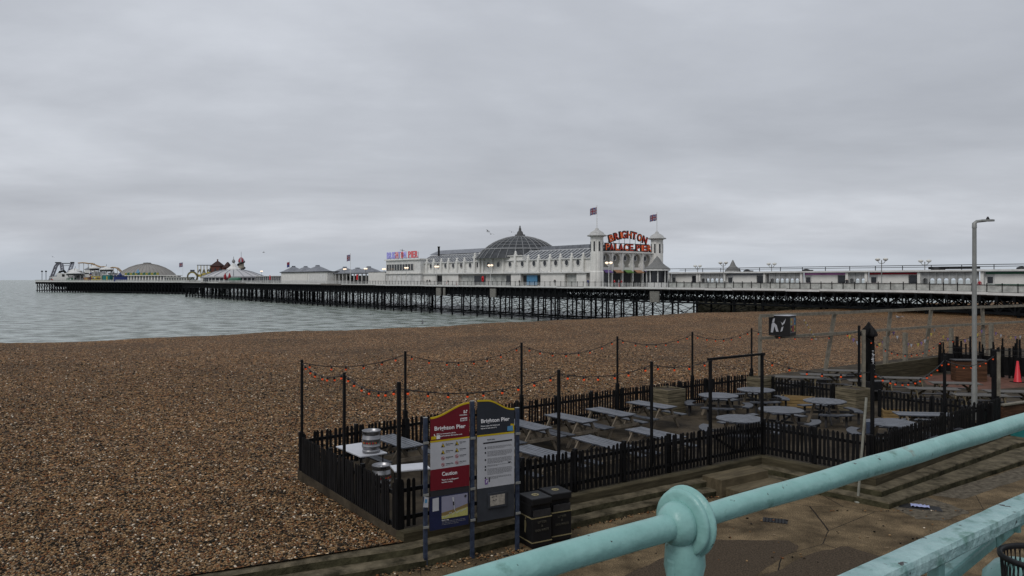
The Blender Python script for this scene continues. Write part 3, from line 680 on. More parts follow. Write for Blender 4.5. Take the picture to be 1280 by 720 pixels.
# planters
def planter(label, xy, w, d, h, m, rz, cat='planter'):
    t = thing('planter', label, cat, (*xy, FZ), rz)
    b = MB(); nb = max(3, round(h/.15))
    for k in range(nb):
        zc = (k+.5)*h/nb; e_ = .006*(k % 2)
        for s in (-1, 1): b.box((0, s*(d/2-.02), zc), (w+e_, .045, h/nb-.018)); b.box((s*(w/2-.02), 0, zc), (.045, d-.09, h/nb-.018))
    b.build('boards', m, t)
    c = MB()
    for sx in (-1, 1):
        for sy in (-1, 1): c.box((sx*(w/2-.06), sy*(d/2-.06), h/2), (.07, .07, h-.02))
    c.build('corner_posts', DARKW, t)
    MB().box((0, 0, h/2-.03), (w-.1, d-.1, h-.06)).build('soil', SOIL, t)
planter('large square grey planter among the tables beyond the litter bins', at(835, 515, FZ), .95, .95, .95, PLW, .6)
planter('square grey planter beside the left post of the bleached frame', at(952, 498, FZ), .9, .9, .95, PLW, .6)
planter('square grey planter left of the parasol base', at(1067, 513, FZ), .95, .95, .92, PLW, .5)
planter('low yellow wood crate planter behind the middle round table', at(997, 508, FZ), 1.3, .5, .42, YELW, -.45)
planter('low yellow wood crate planter below the low fence right of the parasol', at(1121, 523, FZ), 1.0, .5, .33, YELW, -.3)
planter('greenish planter with soil at the foot of the street lamp', at(1207, 515, FZ), .75, .6, .35, PLW, -.2)
# bar
bar = thing('timber_bar', 'brown boarded bar counter standing on the red paving', 'bar counter', (*at(1211, 476, FZ), FZ), R(-6))
b = MB()
for k in range(7): b.box((0, 0, .08+k*.145), (1.5-.004*(k % 2), .6, .135))
b.build('boards', BRNW, bar); MB().box((0, 0, 1.07), (1.6, .7, .05)).build('counter_top', DARKW, bar)
# dark post screen beyond the bar
scr = thing('post_screen', 'ragged screen of tall black posts behind the wooden bar', 'screen fence', (*at(1174, 466, FZ), FZ)); s0 = Vector(at(1174, 466, FZ)); s1 = Vector(at(1330, 478, FZ)); dd = s1-s0
for k in range(58):
    f = k/57; p = dd*f; h = random.choice((1.35, 1.55, 1.7, 1.85, 2.1, 1.6)); w_ = random.choice((.04, .05, .07))
    MB().box((p.x+random.uniform(-.05, .05), p.y+random.uniform(-.6, .6), h/2), (w_, .08, h), .3).build('post', BLK, scr)
pn = MB(); pn.beam((0, .1, .62), (dd.x, dd.y+.1, .62), .05, 1.0); pn.build('panel', BLK, scr)
b = MB()
for zz in (1.25, 1.5): b.beam((0, -.75, zz), (dd.x, dd.y-.75, zz), .03, .03)
b.build('rail', BLK2, scr)
# sleeper wall
w0, w1 = Vector(at(1086, 479, FZ)), Vector(at(1180, 464, FZ)); b = MB()
for k in range(4): b.beam((0, 0, .1+k*.22), (w1.x-w0.x, w1.y-w0.y, .1+k*.22), .18-.01*(k % 2), .205)
sw = thing('sleeper_wall', 'low dark sleeper wall at the back of the far terrace', 'wall', (*w0, FZ)); b.build('sleepers', BRNW2, sw)
MB().box((0, 0, .55), (.5, .35, 1.1), .4).build('end_post', BLK, sw)
b = MB(); q0, q1 = Vector((10.9, 34.3)), Vector((18.8, 41.0)); b.beam((0, 0, .12), (q1.x-q0.x, q1.y-q0.y, .12), .12, .24); tag(b.build('timber_edge', DARKW, loc=(*q0, FZ)), 'low dark timber beam edging the beach behind the far tables', 'edging')
# brown wall at right + teal tiles
bw = thing('board_wall', 'low brown boarded wall meeting the right end of the picket fence', 'wall', (17.75, 27.55, 0), math.atan2(34.2-27.55, 30-17.75)); b = MB()
for k in range(6): b.box((7, 0, .30+k*.165), (14, .09-.006*(k % 2), .155))
b.build('boards', BRNW, bw); MB().box((7, 0, 1.24), (14.05, .2, .05)).build('coping', GREYW, bw)
tw = thing('tiled_bench', 'teal tiled block at the foot of the brown boarded wall', 'tiled block', (17.6, 26.3, .30), math.atan2(31.5-26.3, 25-17.6)); MB().box((3.5, .1, .22), (7, .5, .44)).build('core', TEAL, tw)
b = MB()
for i in range(16):
    for j in range(2): b.box((.22+i*.435, -.155, .115+j*.21), (.40, .02, .19))
b.build('tiles', mat('teal_glaze', (.012, .10, .12), .2, var=.5, scale=2.5, c2=(.04, .24, .25)), tw)
# bleached frame
fp = [(950, 41.0), (1043, 44.5), (1113, 48), (1164, 51), (1228, 54), (1300, 58)]
fb = [(x-640)/FP*y for x, y in fp]; tfm = thing('timber_pergola', 'long bleached timber frame of leaning posts and two rails behind the terrace', 'timber frame', (fb[0], 41.0, FZ))
O = Vector((fb[0], 41.0, FZ)); lean = [0, -.55, -.35, -.45, .1, 0]
for i, ((px, y), x) in enumerate(zip(fp, fb)):
    MB().beam(Vector((x+lean[i], y, FZ-.2))-O, Vector((x, y, 3.75))-O, .14, .2).build('post', GREYW, tfm)
for z_, nm, hh in ((3.82, 'top_rail', .17), (2.62, 'lower_rail', .15)):
    for i in range(5): MB().beam(Vector((fb[i]-.05, fp[i][1]-.12, z_))-O, Vector((fb[i+1]+.05, fp[i+1][1]-.12, z_+.02))-O, .10, hh).build(nm, GREYW, tfm)
for px, y, t_, b_ in ((1107, 43, 421, 452), (1131.5, 44, 416, 450), (1189, 50, 410, 440), (1239, 48, 405, 440)):
    zt, zb = EYE-(t_-HY)*y/FP, EYE-(b_-HY)*y/FP; x = (px-640)/FP*y
    tag(MB().box((0, 0, (zt-FZ)/2), (.2, .2, zt-FZ), .5).build('timber_post', GREYW, loc=(x, y, FZ)), {1107: 'short bleached post standing left of the second frame post', 1131.5: 'stubby bleached post with a dark cap over the sleeper wall', 1189: 'thin bleached post behind the screen of black posts', 1239: 'broad bleached post behind the right part of the black screen'}[px], 'post')
# graffitied box on the lower rail
sx_, sy_ = (978-640)/FP*41.6, 41.6
sbx = thing('speaker_box', 'big black box with white graffiti and stickers sitting on the lower rail', 'speaker box', (sx_, sy_, 2.70), R(-40))
MB().box((0, 0, .57), (1.15, 1.0, 1.1)).build('cabinet', BLK2, sbx, bevel=.02)
MB().box((0, 0, 1.13), (1.17, 1.02, .03)).build('lid', WHS, sbx)
b = MB(); ax = ((0, -.502, 0), (1, 0, 0), (0, 0, 1), (0, -1, 0))
for pl in ([(-.45, .2), (-.33, .2), (-.25, .55), (-.15, .25), (-.02, .25), (-.12, .6), (-.28, .75), (-.40, .68)], [(-.38, .72), (-.26, .78), (-.22, .98), (-.33, .95)], [(.02, .85), (.2, .72), (.38, .98), (.3, .72), (.18, .6), (.12, .78)], [(.08, .25), (.18, .3), (.25, .55), (.15, .5)]): b.prism(pl, ax, 0, .006)
b.build('graffiti', WHS, sbx)
b = MB(); ax = ((.576, 0, 0), (0, 1, 0), (0, 0, 1), (1, 0, 0)); b.prism([(-.40, .2), (.38, .2), (.38, 1.02), (-.40, 1.02)], ax, 0, .005, 0)
cl_ = [1, 2, 3, 4, 2, 5, 3, 4, 1]; q = 0
for i in range(3):
    for j in range(2):
        x0, z0 = -.36+i*.25, .25+j*.39; b.prism([(x0, z0), (x0+.2, z0), (x0+.2, z0+.33), (x0, z0+.33)], ax, .006, .004, cl_[q]); b.prism([(x0+.04, z0+.08), (x0+.15, z0+.08), (x0+.13, z0+.22), (x0+.06, z0+.22)], ax, .011, .003, cl_[(q+4) % 9]); q += 1
b.build('stickers', [INKG, INK, YLP, FRED, ORA, LBLU], sbx)
# bunting on lower rail
bt = thing('bunting', 'faded yellow purple and white bunting wound along the lower rail', 'bunting', (fb[1], 44.3, 2.5)); O2 = Vector((fb[1], 44.3, 2.5))
cb = MB(); pts = []
for seg in ((1.2, 2.0), (2.0, 3.0), (3.0, 4.0), (4.0, 5.0)):
    for k in range(13):
        f = seg[0]+(seg[1]-seg[0])*k/12; i = int(min(f, 4.999)); g_ = f-i; x = fb[i]+(fb[i+1]-fb[i])*g_; y = fp[i][1]+(fp[i+1][1]-fp[i][1])*g_-.25
        kk = k/12; pts.append(Vector((x, y, 2.5-.9*4*kk*(1-kk)*(seg[1]-seg[0])))-O2)
cb.tube(pts, .012, 4); cb.build('cord', BLK2, bt)
bc = [YLP, PUR, WHS, ORA]
for k in range(0, len(pts)-1):
    p = pts[k]; MB().add([p, p+Vector((.22, .1, -.01)), p+Vector((.1, .03, -.24)), p+Vector((.1, .05, -.24))], [(0, 1, 2), (0, 3, 1), (0, 2, 3), (1, 3, 2)]).build('pennant', bc[k % 4], bt)
b2 = thing('flower_garland', 'short yellow and white garland dropping from the frame beside the graffitied box', 'garland', (16.0, 41.6, 3.55)); g_ = MB(); a_, c_ = Vector((0, 0, 0)), Vector((.75, .3, -1.05)); g_.tube([a_, c_], .02, 5); g_.build('cord', TAN, b2)
for k in range(9): MB().lathe(a_.lerp(c_, k/8), [(0, -.05), (.05, 0), (0, .05)], 6).build('blossom', YLP if k % 2 else WHS, b2)

# parasol
PX0 = (at(1086, 500, FZ)); par = thing('closed_parasol', 'closed black parasol with white lettering rising above the far tables', 'parasol', (*PX0, FZ), .3)
MB().tube([(0, 0, 0), (0, 0, 3.3)], .03, 8).build('pole', BLK2, par)
b = MB(); n = 16; pr = [(.17, .85), (.19, 1.2), (.20, 1.6), (.20, 2.0), (.19, 2.3), (.18, 2.6), (.19, 2.74), (.29, 2.78), (.30, 2.86), (.25, 2.98), (.19, 3.10), (.12, 3.20), (.07, 3.28), (.05, 3.33), (.03, 3.36)]
vs = []
for i, (r, z_) in enumerate(pr):
    for k in range(n): a = 2*PI*k/n+.25*math.sin(i*.7); rr = r*(1+.22*(-1)**k*(1 if i not in (0, 14) else .4)); vs.append((rr*math.cos(a), rr*math.sin(a), z_))
b.add(vs, [(i*n+k, i*n+(k+1) % n, (i+1)*n+(k+1) % n, (i+1)*n+k) for i in range(14) for k in range(n)]); b.add(vs[-n:], [tuple(range(n))]); b.build('canopy', BLK, par)
MB().lathe((0, 0, 3.3), [(.03, 0), (.05, .04), (0, .12)], 8).build('finial', BLK2, par)
lt = MB()
for k in range(16): lt.prism([(-.12+random.uniform(0, .16), 1.35+k*.052), (-.05+random.uniform(0, .16), 1.35+k*.052), (-.05+random.uniform(0, .12), 1.385+k*.052), (-.1+random.uniform(0, .1), 1.39+k*.052)], ((0, -.25, 0), (1, 0, 0), (0, 0, 1), (0, -1, 0)), 0, .004)
lt.build('printed_marks', WTX, par); MB().box((.12, 0, .42), (.65, .6, .84)).build('base_block', BLK2, par, bevel=.03)
tag(MB().box((0, 0, 1.55), (.12, .12, 3.1)).build('timber_post', GREYW, loc=(*at(1079.5, 504, FZ), FZ)), 'bleached square post touching the left side of the parasol', 'post')
# leaning slim pole
b = MB(); pz = at(1072, 628, 0); tx = (1083-640)/FP*19.9; b.tube([(0, 0, 0), (tx-pz[0], 19.9-pz[1], 2.7)], .034, 10); b.lathe((0, 0, 0), [(.08, 0), (.08, .03), (.05, .04)], 10)
sp_ = thing('slim_pole', 'slim pale leaning pole on the esplanade in front of the fence corner', 'pole', (*pz, 0)); b.build('shaft', mat('pale_pole_paint', (.20, .20, .17), .6, var=.3, scale=5), sp_)
MB().box(((tx-pz[0])*.72+.03, -.06, 1.95), (.10, .01, .3)).build('sticker', NAVY, sp_)
# traffic cone
cn = thing('traffic_cone', 'bright red traffic cone on the far paving at the right edge', 'traffic cone', (*at(1272, 478, FZ), FZ)); b = MB(); b.lathe((0, 0, .03), [(.20, 0), (.17, .04), (.045, 1.05), (0, 1.06)], 16); b.build('cone', mat('cone_red', (.48, .008, .018), .45, var=.08), cn); MB().box((0, 0, .02), (.5, .5, .04), .3).build('base', BLK2, cn)
# street lamp
sl = thing('street_lamp', 'tall grey street lamp with a flat arm pointing right', 'street lamp', ((1218-640)/FP*28.4, 28.4, FZ)); b = MB(); b.tube([(0, 0, 0), (0, 0, 1.2), (0, 0, 1.25), (0, 0, 7.15)], [.10, .10, .088, .072], 14); b.build('pole', GALV, sl)
b = MB(); b.tube([(0, 0, 7.15), (0, 0, 7.32), (.08, 0, 7.40), (.45, 0, 7.43)], [.085, .08, .055, .045], 10); b.build('arm', GALV, sl)
b = MB(); b.prism([(.25, -.09), (.5, -.13), (.62, -.12), (.74, -.03), (.74, .03), (.62, .12), (.5, .13), (.25, .09)], ((0, 0, 7.40), (1, 0, 0), (0, 1, 0), (0, 0, 1)), 0, .07); b.build('lamp_head', GALV, sl)
MB().lathe((.50, 0, 7.47), [(.06, 0), (.06, .04), (.035, .07), (.035, .10), (0, .11)], 8).build('sensor', BLK2, sl)

# ---------------------------------------------------------------- notice boards
NF = Fr((-1.75, 15.35), (1.86, .93))
NL = NF.rz
nb = thing('notice_board', 'red topped beach information board with the word Caution, on navy posts', 'notice board', (-1.75, 15.35, 0), NL)
XL = 2.08; p1 = 1.03
def npost(x, h, par): 
    b = MB(); b.box((x, 0, h/2), (.075, .075, h)); b.box((x, 0, h+.006), (.082, .082, .012), mi=1)
    for zz in (.8, 1.45, 2.5): b.box((x, -.045, zz), (.11, .02, .05), mi=1)
    return b.build('post', [NAVY, GALV], par, bevel=.003)
npost(0, 3.0, nb); npost(p1, 3.26, nb)
def wave(x0, x1, z0, z1, n=14): return [(x0+(x1-x0)*k/n, z0+(z1-z0)*(.5-.5*math.cos(PI*k/n))) for k in range(n+1)]
FA_ = ((0, -.03, 0), (1, 0, 0), (0, 0, 1), (0, -1, 0))
def panel(name, poly, m, par, off=0, dep=.02): return MB().prism(poly, FA_, off, dep).build(name, m, par)
xa, xb = .095, .945
wl = wave(xa, xb, 2.985, 3.235)
panel('title_panel', [(xa, 2.53), (xb, 2.55)]+list(reversed(wl)), REDP, nb)
panel('edge_trim', [(x, z-.012) for x, z in wl]+[(x, z+.022) for x, z in reversed(wl)], YEL, nb, .001, .022)
panel('edge_trim', [(xa, 2.495), (xb, 2.515), (xb, 2.55), (xa, 2.53)], YEL, nb, .001, .022)
wp = panel('safety_panel', [(xa, 1.945), (xb, 1.965), (xb, 2.514), (xa, 2.494)], WHS, nb)
panel('caution_panel', [(xa, 1.52), (xb, 1.53), (xb, 1.964), (xa, 1.944)], REDP, nb, 0, .021)
panel('backing', [(xa, .74), (xb, .745), (xb, 1.525), (xa, 1.515)], INK, nb, -.002, .016)
mp_ = panel('map_panel', [(xa-.02, .715), (xb-.02, .735), (xb-.02, 1.40), (xa-.02, 1.39)], mat('navy_map_face', (.010, .014, .045), .5), nb, 0, .02)
b = MB()
b.prism([(.33, .92), (.905, .93), (.905, 1.385), (.33, 1.375)], FA_, .021, .002, 0)
b.prism([(.33, .92), (.905, .93), (.905, 1.17), (.6, 1.09), (.33, 1.05)], FA_, .024, .002, 2)
b.prism([(.33, .92), (.905, .93), (.905, 1.10), (.7, 1.06), (.5, 1.0), (.33, .985)], FA_, .027, .002, 1)
for k in range(16): x = .36+.032*k; z = .96+.10*k/16+random.uniform(-.02, .03); b.prism([(x, z), (x+.028, z+.006), (x+.025, z+.022), (x, z+.012)], FA_, .030, .001, 3)
b.prism([(.555, 1.34), (.60, 1.34), (.62, 1.06), (.61, 1.06)], FA_, .030, .001, 3); b.prism([(.57, 1.25), (.60, 1.25), (.605, 1.17), (.58, 1.17)], FA_, .032, .001, 4)
b.prism([(.82, 1.33), (.86, 1.36), (.88, 1.33), (.85, 1.30)], FA_, .030, .001, 4)
b.prism([(.135, 1.10), (.27, 1.105), (.27, 1.37), (.135, 1.36)], FA_, .021, .002, 3)
b.build('map_print', [MAPV, MAPY, MAPB, WHS, INK], mp_)
def lines(par, x0, x1, zt, n, lh, m, off, th=.010, slope=.0, seed=1, name='small_print'):
    rr = random.Random(seed); b = MB()
    for k in range(n):
        z = zt-k*lh; x = x0; xe = x1 if k < n-1 else x0+(x1-x0)*rr.uniform(.4, .8)
        while x < xe-.01:
            w_ = min(rr.uniform(.02, .06), xe-x); b.prism([(x, z), (x+w_, z), (x+w_, z+th), (x, z+th)], FA_, off, .001); x += w_+.010
    return b.build(name, m, par)
yt = -.03-.021
text('Brighton Pier', .082, WTX, nb, (xa+.075, yt-.001, 2.735), width=.68, bold=.018)
text('999 in an emergency, ask for', .026, WTX, nb, (xa+.125, yt-.001, 2.645), width=.42)
text('Coastguard and state this location code', .026, WTX, nb, (xa+.125, yt-.001, 2.600), width=.56)
text('LIFEGUARD', .024, WTX, nb, (xb-.22, yt-.001, 2.99), width=.165)
b = MB()
for (x, z) in ((xb-.13, 3.07), (xb-.13, 3.035), (xb-.09, 3.04), (xb-.075, 3.075)): b.prism([(x, z), (x+.028, z), (x+.028, z+.025), (x, z+.025)], FA_, .021, .002)
b.prism([(xb-.20, 2.875), (xb-.05, 2.88), (xb-.05, 2.945), (xb-.20, 2.94)], FA_, .021, .002)
b.prism([(xa+.07, 2.66), (xa+.085, 2.665), (xa+.09, 2.64), (xa+.115, 2.615), (xa+.105, 2.60), (xa+.075, 2.63)], FA_, .021, .002)
b.build('emblem', WTX, nb)
text('BH21', .04, REDP, nb, (xb-.19, yt-.004, 2.892), width=.125, bold=.01)
b = MB(); b.prism([(xa+.01, 2.555), (xa+.12, 2.558), (xa+.12, 2.62), (xa+.01, 2.617)], FA_, .024, .002, 0); b.prism([(xa+.125, 2.558), (xa+.20, 2.56), (xa+.20, 2.635), (xa+.125, 2.633)], FA_, .024, .002, 1); b.build('sticker', [YEL, WTX], nb)
def tri(x, z, par):
    b = MB(); b.prism([(x-.045, z-.045), (x+.045, z-.043), (x, z+.045)], FA_, .021, .002, 0); b.prism([(x-.034, z-.038), (x+.034, z-.036), (x, z+.030)], FA_, .024, .001, 1); b.prism([(x-.03, z-.036), (x+.005, z-.036), (x-.002, z-.005), (x-.018, z-.015)], FA_, .026, .001, 0); b.build('warning_triangle', [INK, YEL], par)
def proh(x, z, par):
    c = [(x+.036*math.cos(a), z+.038*math.sin(a)) for a in np.linspace(0, 2*PI, 15)[:-1]]; ci = [(x+.027*math.cos(a), z+.029*math.sin(a)) for a in np.linspace(0, 2*PI, 15)[:-1]]
    b = MB(); b.prism(c, FA_, .021, .002, 0); b.prism(ci, FA_, .024, .001, 1); b.prism([(x-.012, z-.016), (x+.014, z-.014), (x+.012, z+.012), (x-.008, z+.014)], FA_, .0255, .001, 2); b.prism([(x-.024, z+.014), (x-.016, z+.022), (x+.024, z-.014), (x+.016, z-.022)], FA_, .027, .001, 0); b.build('prohibition_disc', [FRED, WHS, INK], par)
cap1 = ['Slippery surfaces', 'Sudden drop', 'No swimming near pier', 'No jumping or diving']; cap2 = ['Deep water', 'Strong currents', 'No dogs allowed', 'No fires']
for i, z in enumerate((2.425, 2.285, 2.155, 2.025)):
    for j, x in enumerate((xa+.265, xa+.57)):
        zz = z+.012*(j); (tri if i < 2 else proh)(x, zz, wp)
        text((cap1 if j == 0 else cap2)[i], .017, INK, wp, (x+.06, yt-.0005, zz+.008), width=.16 if j == 0 else .14, name='caption')
        lines(wp, x+.06, x+.20, zz-.022, 1, .02, INKG, .021, .009, seed=i*2+j)
text('Caution', .080, WTX, nb, (xa+.24, yt-.002, 1.80), width=.33, bold=.01)
text('There is no lifeguard', .030, WTX, nb, (xa+.235, yt-.002, 1.70), width=.36); text('service today', .030, WTX, nb, (xa+.235, yt-.002, 1.655), width=.24)
text('Beach map', .022, WTX, nb, (xa+.24, yt, .885), width=.15)
lines(mp_, .34, .86, .860, 3, .030, INKG, .021, .010, seed=5)
b = MB(); b.prism([(-.07, 1.22), (.035, 1.20), (.045, 1.40), (-.04, 1.43)], ((0, -.062, 0), (1, 0, 0), (0, 0, 1), (0, -1, 0)), 0, .003, 0); b.prism([(-.04, 1.30), (.01, 1.30), (.015, 1.37), (-.03, 1.38)], ((0, -.062, 0), (1, 0, 0), (0, 0, 1), (0, -1, 0)), .004, .002, 1); b.build('taped_sticker', [WHS, LBLU], nb)

n2 = thing('notice_board', 'charcoal topped beach information board with printed white notice', 'notice board', NF.w(p1), NL)
npost(XL-p1, 3.04, n2)
xa, xb = .10, .955
wl = wave(xa+.20, xb-.03, 3.255, 3.03); wl = [(xa, 3.26)]+wl+[(xb, 3.028)]
panel('title_panel', [(xa, 2.55), (xb, 2.56)]+list(reversed(wl)), SLT, n2)
panel('edge_trim', [(x, z-.012) for x, z in wl]+[(x, z+.022) for x, z in reversed(wl)], YEL, n2, .001, .022)
panel('edge_trim', [(xa, 2.515), (xb, 2.525), (xb, 2.56), (xa, 2.55)], YEL, n2, .001, .022)
np_ = panel('notice_panel', [(xa, 1.435), (xb, 1.445), (xb, 2.524), (xa, 2.514)], WHS, n2)
lp_ = panel('lower_panel', [(xa, .74), (xb, .76), (xb, 1.444), (xa, 1.434)], SLT2, n2)
text('Brighton Pier', .082, WTX, n2, (xa+.075, yt-.001, 2.80), width=.66, bold=.018)
text('Please enjoy this beach and', .026, WTX, n2, (xa+.075, yt-.001, 2.72), width=.43); text('help us to take care of it', .026, WTX, n2, (xa+.075, yt-.001, 2.672), width=.36)
b = MB(); b.prism([(xb-.10, 2.60), (xb-.005, 2.57), (xb-.005, 2.72), (xb-.085, 2.73)], FA_, .021, .002, 0); b.prism([(xb-.17, 2.585), (xb-.03, 2.575), (xb-.04, 2.69), (xb-.16, 2.68)], FA_, .024, .002, 1); b.build('emblem', [YEL, LBLU], n2)
b = MB(); b.prism([(xa+.13, 2.355), (xb-.05, 2.37), (xb-.05, 2.40), (xa+.13, 2.385)], FA_, .021, .002); 
zz = 2.27
for k in range(6): b.prism([(xa+.165, zz-.02), (xa+.195, zz-.02), (xa+.195, zz+.018), (xa+.165, zz+.018)], FA_, .021, .002); zz -= (.10, .15, .14, .065, .17, .1)[k]
b.prism([(xb-.16, 1.93), (xb-.08, 1.93), (xb-.10, 1.90), (xb-.13, 1.895)], FA_, .021, .002); b.build('notice_print', INK, np_)
text('Beach rules', .022, INK, n2, (xa+.22, yt-.0005, 2.43), width=.17, name='caption')
zz = 2.285
for k, (n, dz) in enumerate(((3, .10), (6, .15), (6, .14), (2, .075), (7, .17), (3, .1))):
    lines(np_, xa+.225, xb-.06, zz, n, .0195, INKG, .021, .0085, seed=20+k); zz -= dz
b = MB(); b.prism([(xa+.17, 1.50), (xa+.235, 1.51), (xa+.245, 1.60), (xa+.20, 1.63), (xa+.16, 1.60)], FA_, .021, .002, 0); b.prism([(xa+.255, 1.55), (xa+.28, 1.55), (xa+.29, 1.64), (xa+.27, 1.65)], FA_, .021, .002, 1); b.prism([(xa+.19, 1.54), (xa+.21, 1.55), (xa+.23, 1.60), (xa+.21, 1.60)], FA_, .024, .001, 2); b.build('sticker', [PUR, INK, WTX], np_)
b = MB(); b.prism([(.33, 1.00), (.76, 1.01), (.76, 1.32), (.33, 1.31)], FA_, .02, .03, 0); b.prism([(.375, 1.045), (.715, 1.055), (.715, 1.275), (.375, 1.265)], FA_, .051, .003, 1)
for (x, z) in ((.41, 1.22), (.45, 1.225), (.50, 1.23), (.44, 1.15), (.47, 1.14), (.50, 1.16)): b.prism([(x, z), (x+.022, z), (x+.02, z+.022), (x, z+.02)], FA_, .055, .001, 2)
b.build('display_case', [SLT2, mat('faded_poster', (.26, .24, .21), .5, var=.35, scale=12), INK], lp_)

# ---------------------------------------------------------------- litter bins
def litter_bin(label, xy, rz):
    t = thing('litter_bin', label, 'litter bin', (*xy, 0), rz, 'black litter bins with gold bands'); w_, d_, h_ = .50, .56, 1.08
    b = MB(); b.box((0, 0, .36), (w_, d_, .64)); b.box((0, 0, .04), (w_-.04, d_-.04, .08)); b.box((0, .03, .80), (w_, d_-.06, .26)); b.build('body', BLK2, t, bevel=.012)
    MB().box((0, 0, 1.005), (w_+.015, d_+.015, .15)).build('hood', BLK2, t, bevel=.02)
    MB().box((0, -d_/2+.002, .755), (w_-.06, .02, .15)).build('flap', mat('bin_flap', (.022, .022, .024), .4, var=.3, scale=12), t)
    for zz in (.66, .14): 
        b = MB(); b.box((0, 0, zz), (w_+.012, d_+.012, .022)); b.build('gold_band', GOLD, t)
    b = MB(); b.lathe((0, 0, 1.082), [(.05, 0), (.05, .006), (.085, .006), (.085, 0)], 16); b.box((0, .02, 1.084), (.04, .05, .008)); b.build('top_emblem', GOLD, t)
    dg = mat('faded_gold_print', (.075, .07, .055), .6, var=.2)
    for s_, z_, w2 in (('LITTER', .54, .22), ('&', .46, .035), ('DOG WASTE', .37, .34)): text(s_, .05, dg, t, (-w2/2, -d_/2-.008, z_), width=w2)
    b = MB(); ax = ((-w_/2-.002, 0, 0), (0, -1, 0), (0, 0, 1), (-1, 0, 0))
    b.prism([(-.03, .30), (.02, .30), (.045, .5), (.02, .58), (-.03, .56)], ax, 0, .004); b.prism([(-.005, .59), (.035, .60), (.03, .64), (0, .64)], ax, 0, .004); b.build('figure_print', GOLD, t)
    return t
# near corner of bin 1 sits at (0.43, 16.3)
br_ = R(30); cx_, cy_ = .43+.25*math.cos(br_)-.28*math.sin(br_), 16.28+.25*math.sin(br_)+.28*math.cos(br_)
b1 = litter_bin('left black litter bin with gold bands beside the notice board post', (cx_, cy_), br_)
copy_tree(b1, label='right black litter bin with gold bands, nearer the steps', loc=(cx_+.57*math.cos(br_)-.03, cy_+.57*math.sin(br_)+.12, 0), rz=br_+R(-2))
# loose stones at the foot of the boards
def stray():
    b = MB(); rr = random.Random(3)
    for k in range(620):
        if k < 330: x = rr.uniform(-3.2, .4); y = 15.35+.5*(x+1.75)*1.0+rr.gauss(-.12, .16)
        elif k > 460: x = rr.uniform(-1, 12); y = 15.5+rr.uniform(0, 1)*(1.4+.55*x); y = min(y, 17.0+.62*x-.1 if x < 7 else 19.0)
        else: p = Vector(L0[5]).lerp(Vector(L0[6]), rr.random()); x, y = p.x+rr.gauss(.0, .05), p.y-abs(rr.gauss(.05, .06))
        s = rr.uniform(.012, .03); b.lathe((x, y, s*.4+.004), [(0, -s*.6), (s*.9, -s*.2), (s, .1*s), (s*.5, s*.55), (0, s*.62)], 6, sx=rr.uniform(.8, 1.4), a0=rr.random())
    tag(b.build('stray_pebbles', PEB), 'pebbles strewn over the esplanade at the notice board posts', 'pebbles', kind='stuff')
stray()

# ---------------------------------------------------------------- promenade railing (nearest)
RLx = lambda X: 1.734+.766*X
RF = Fr((0, 1.734), (1, .766))
def rw(x, o, z): return RF.w(x, o, z)
rail = thing('promenade_railing', 'chipped mint green cast iron railing crossing the foreground', 'railing', rw(0, 0, 4.03), RF.rz)
ZT = 5.13-4.03
jx = RF.x(856)
def wob(n, r): return [r*(1+random.uniform(-.012, .012)) for _ in range(n)]
xs = [ -2+.0+k*.06 for k in range(int(14/.06))]
MB().tube([(x, 0, ZT+.0015*math.sin(x*9)) for x in xs if x < jx-.005], wob(len([x for x in xs if x < jx-.005]), 0.0355), 24).build('top_rail', MINT, rail)
xr_ = [jx]+[x for x in xs if x > jx+.005]
MB().tube([(x, 0, ZT+.0015*math.sin(x*9)) for x in xr_], [(.0305+.0065*min(1, (x-jx)/1.3))*(1+random.uniform(-.012, .012)) for x in xr_], 24).build('top_rail', MINT, rail)
RX = Matrix.Rotation(PI/2, 3, 'Y')
for jj, jp in enumerate((jx-3.9, jx, jx+3.9, jx+7.8)):
    # the rail passes through a turned collar on top of a cast standard
    b = MB(); b.lathe((jp, 0, ZT), [(.05, -.020), (.080, -.020), (.089, -.017), (.092, -.010), (.087, -.004), (.089, .0), (.096, .004), (.098, .011), (.095, .017), (.087, .021), (.05, .022)], 40, rot=RX); b.build('collar', MINT, rail)
    b = MB(); b.lathe((jp, 0, ZT), [(.030, -.075), (.042, -.070), (.052, -.058), (.060, -.040), (.062, -.028), (.055, -.014), (.050, .014), (.052, .03), (.045, .05), (.034, .06), (.028, .064)], 28, rot=RX); b.build('socket_boss', MINT, rail)
    b = MB(); yv = lambda r, z: (r, z)
    b.lathe((jp, 0, 0), [(.075, -.02), (.095, .02), (.09, .10), (.05, .16), (.042, .55), (.045, .60), (.06, .66), (.062, .70), (.045, .74), (.042, .86), (.05, .93), (.062, .98), (.058, 1.04), (.05, 1.06)], 24, sx=1.0, sy=.85)
    st = b.build('standard', MINT, rail)
    f_ = MB(); f_.box((jp, 0, .80), (.125, .03, .42)); f_.box((jp, -.022, .80), (.075, .02, .44)); f_.build('web', MINT, st, bevel=.008)
mr = MB(); pz_ = []
n = 150; vs = []
prof = [(-.050, -.034), (.050, -.034), (.056, -.026), (.057, .012), (.050, .032), (-.050, .032), (-.057, .012), (-.056, -.026)]
rr = random.Random(5)
for i in range(n):
    x = -2+14*i/(n-1)+rr.uniform(-.02, .02)
    for y, z in prof: vs.append((x, y+rr.uniform(-.0014, .0014), ZT-.405+z+rr.uniform(-.0012, .0012)))
MINT2 = mint_mat(1); m8 = len(prof); mr.add(vs, [(i*m8+k, i*m8+(k+1) % m8, (i+1)*m8+(k+1) % m8, (i+1)*m8+k) for i in range(n-1) for k in range(m8)], 0, False); mr.build('mid_rail', MINT2, rail)
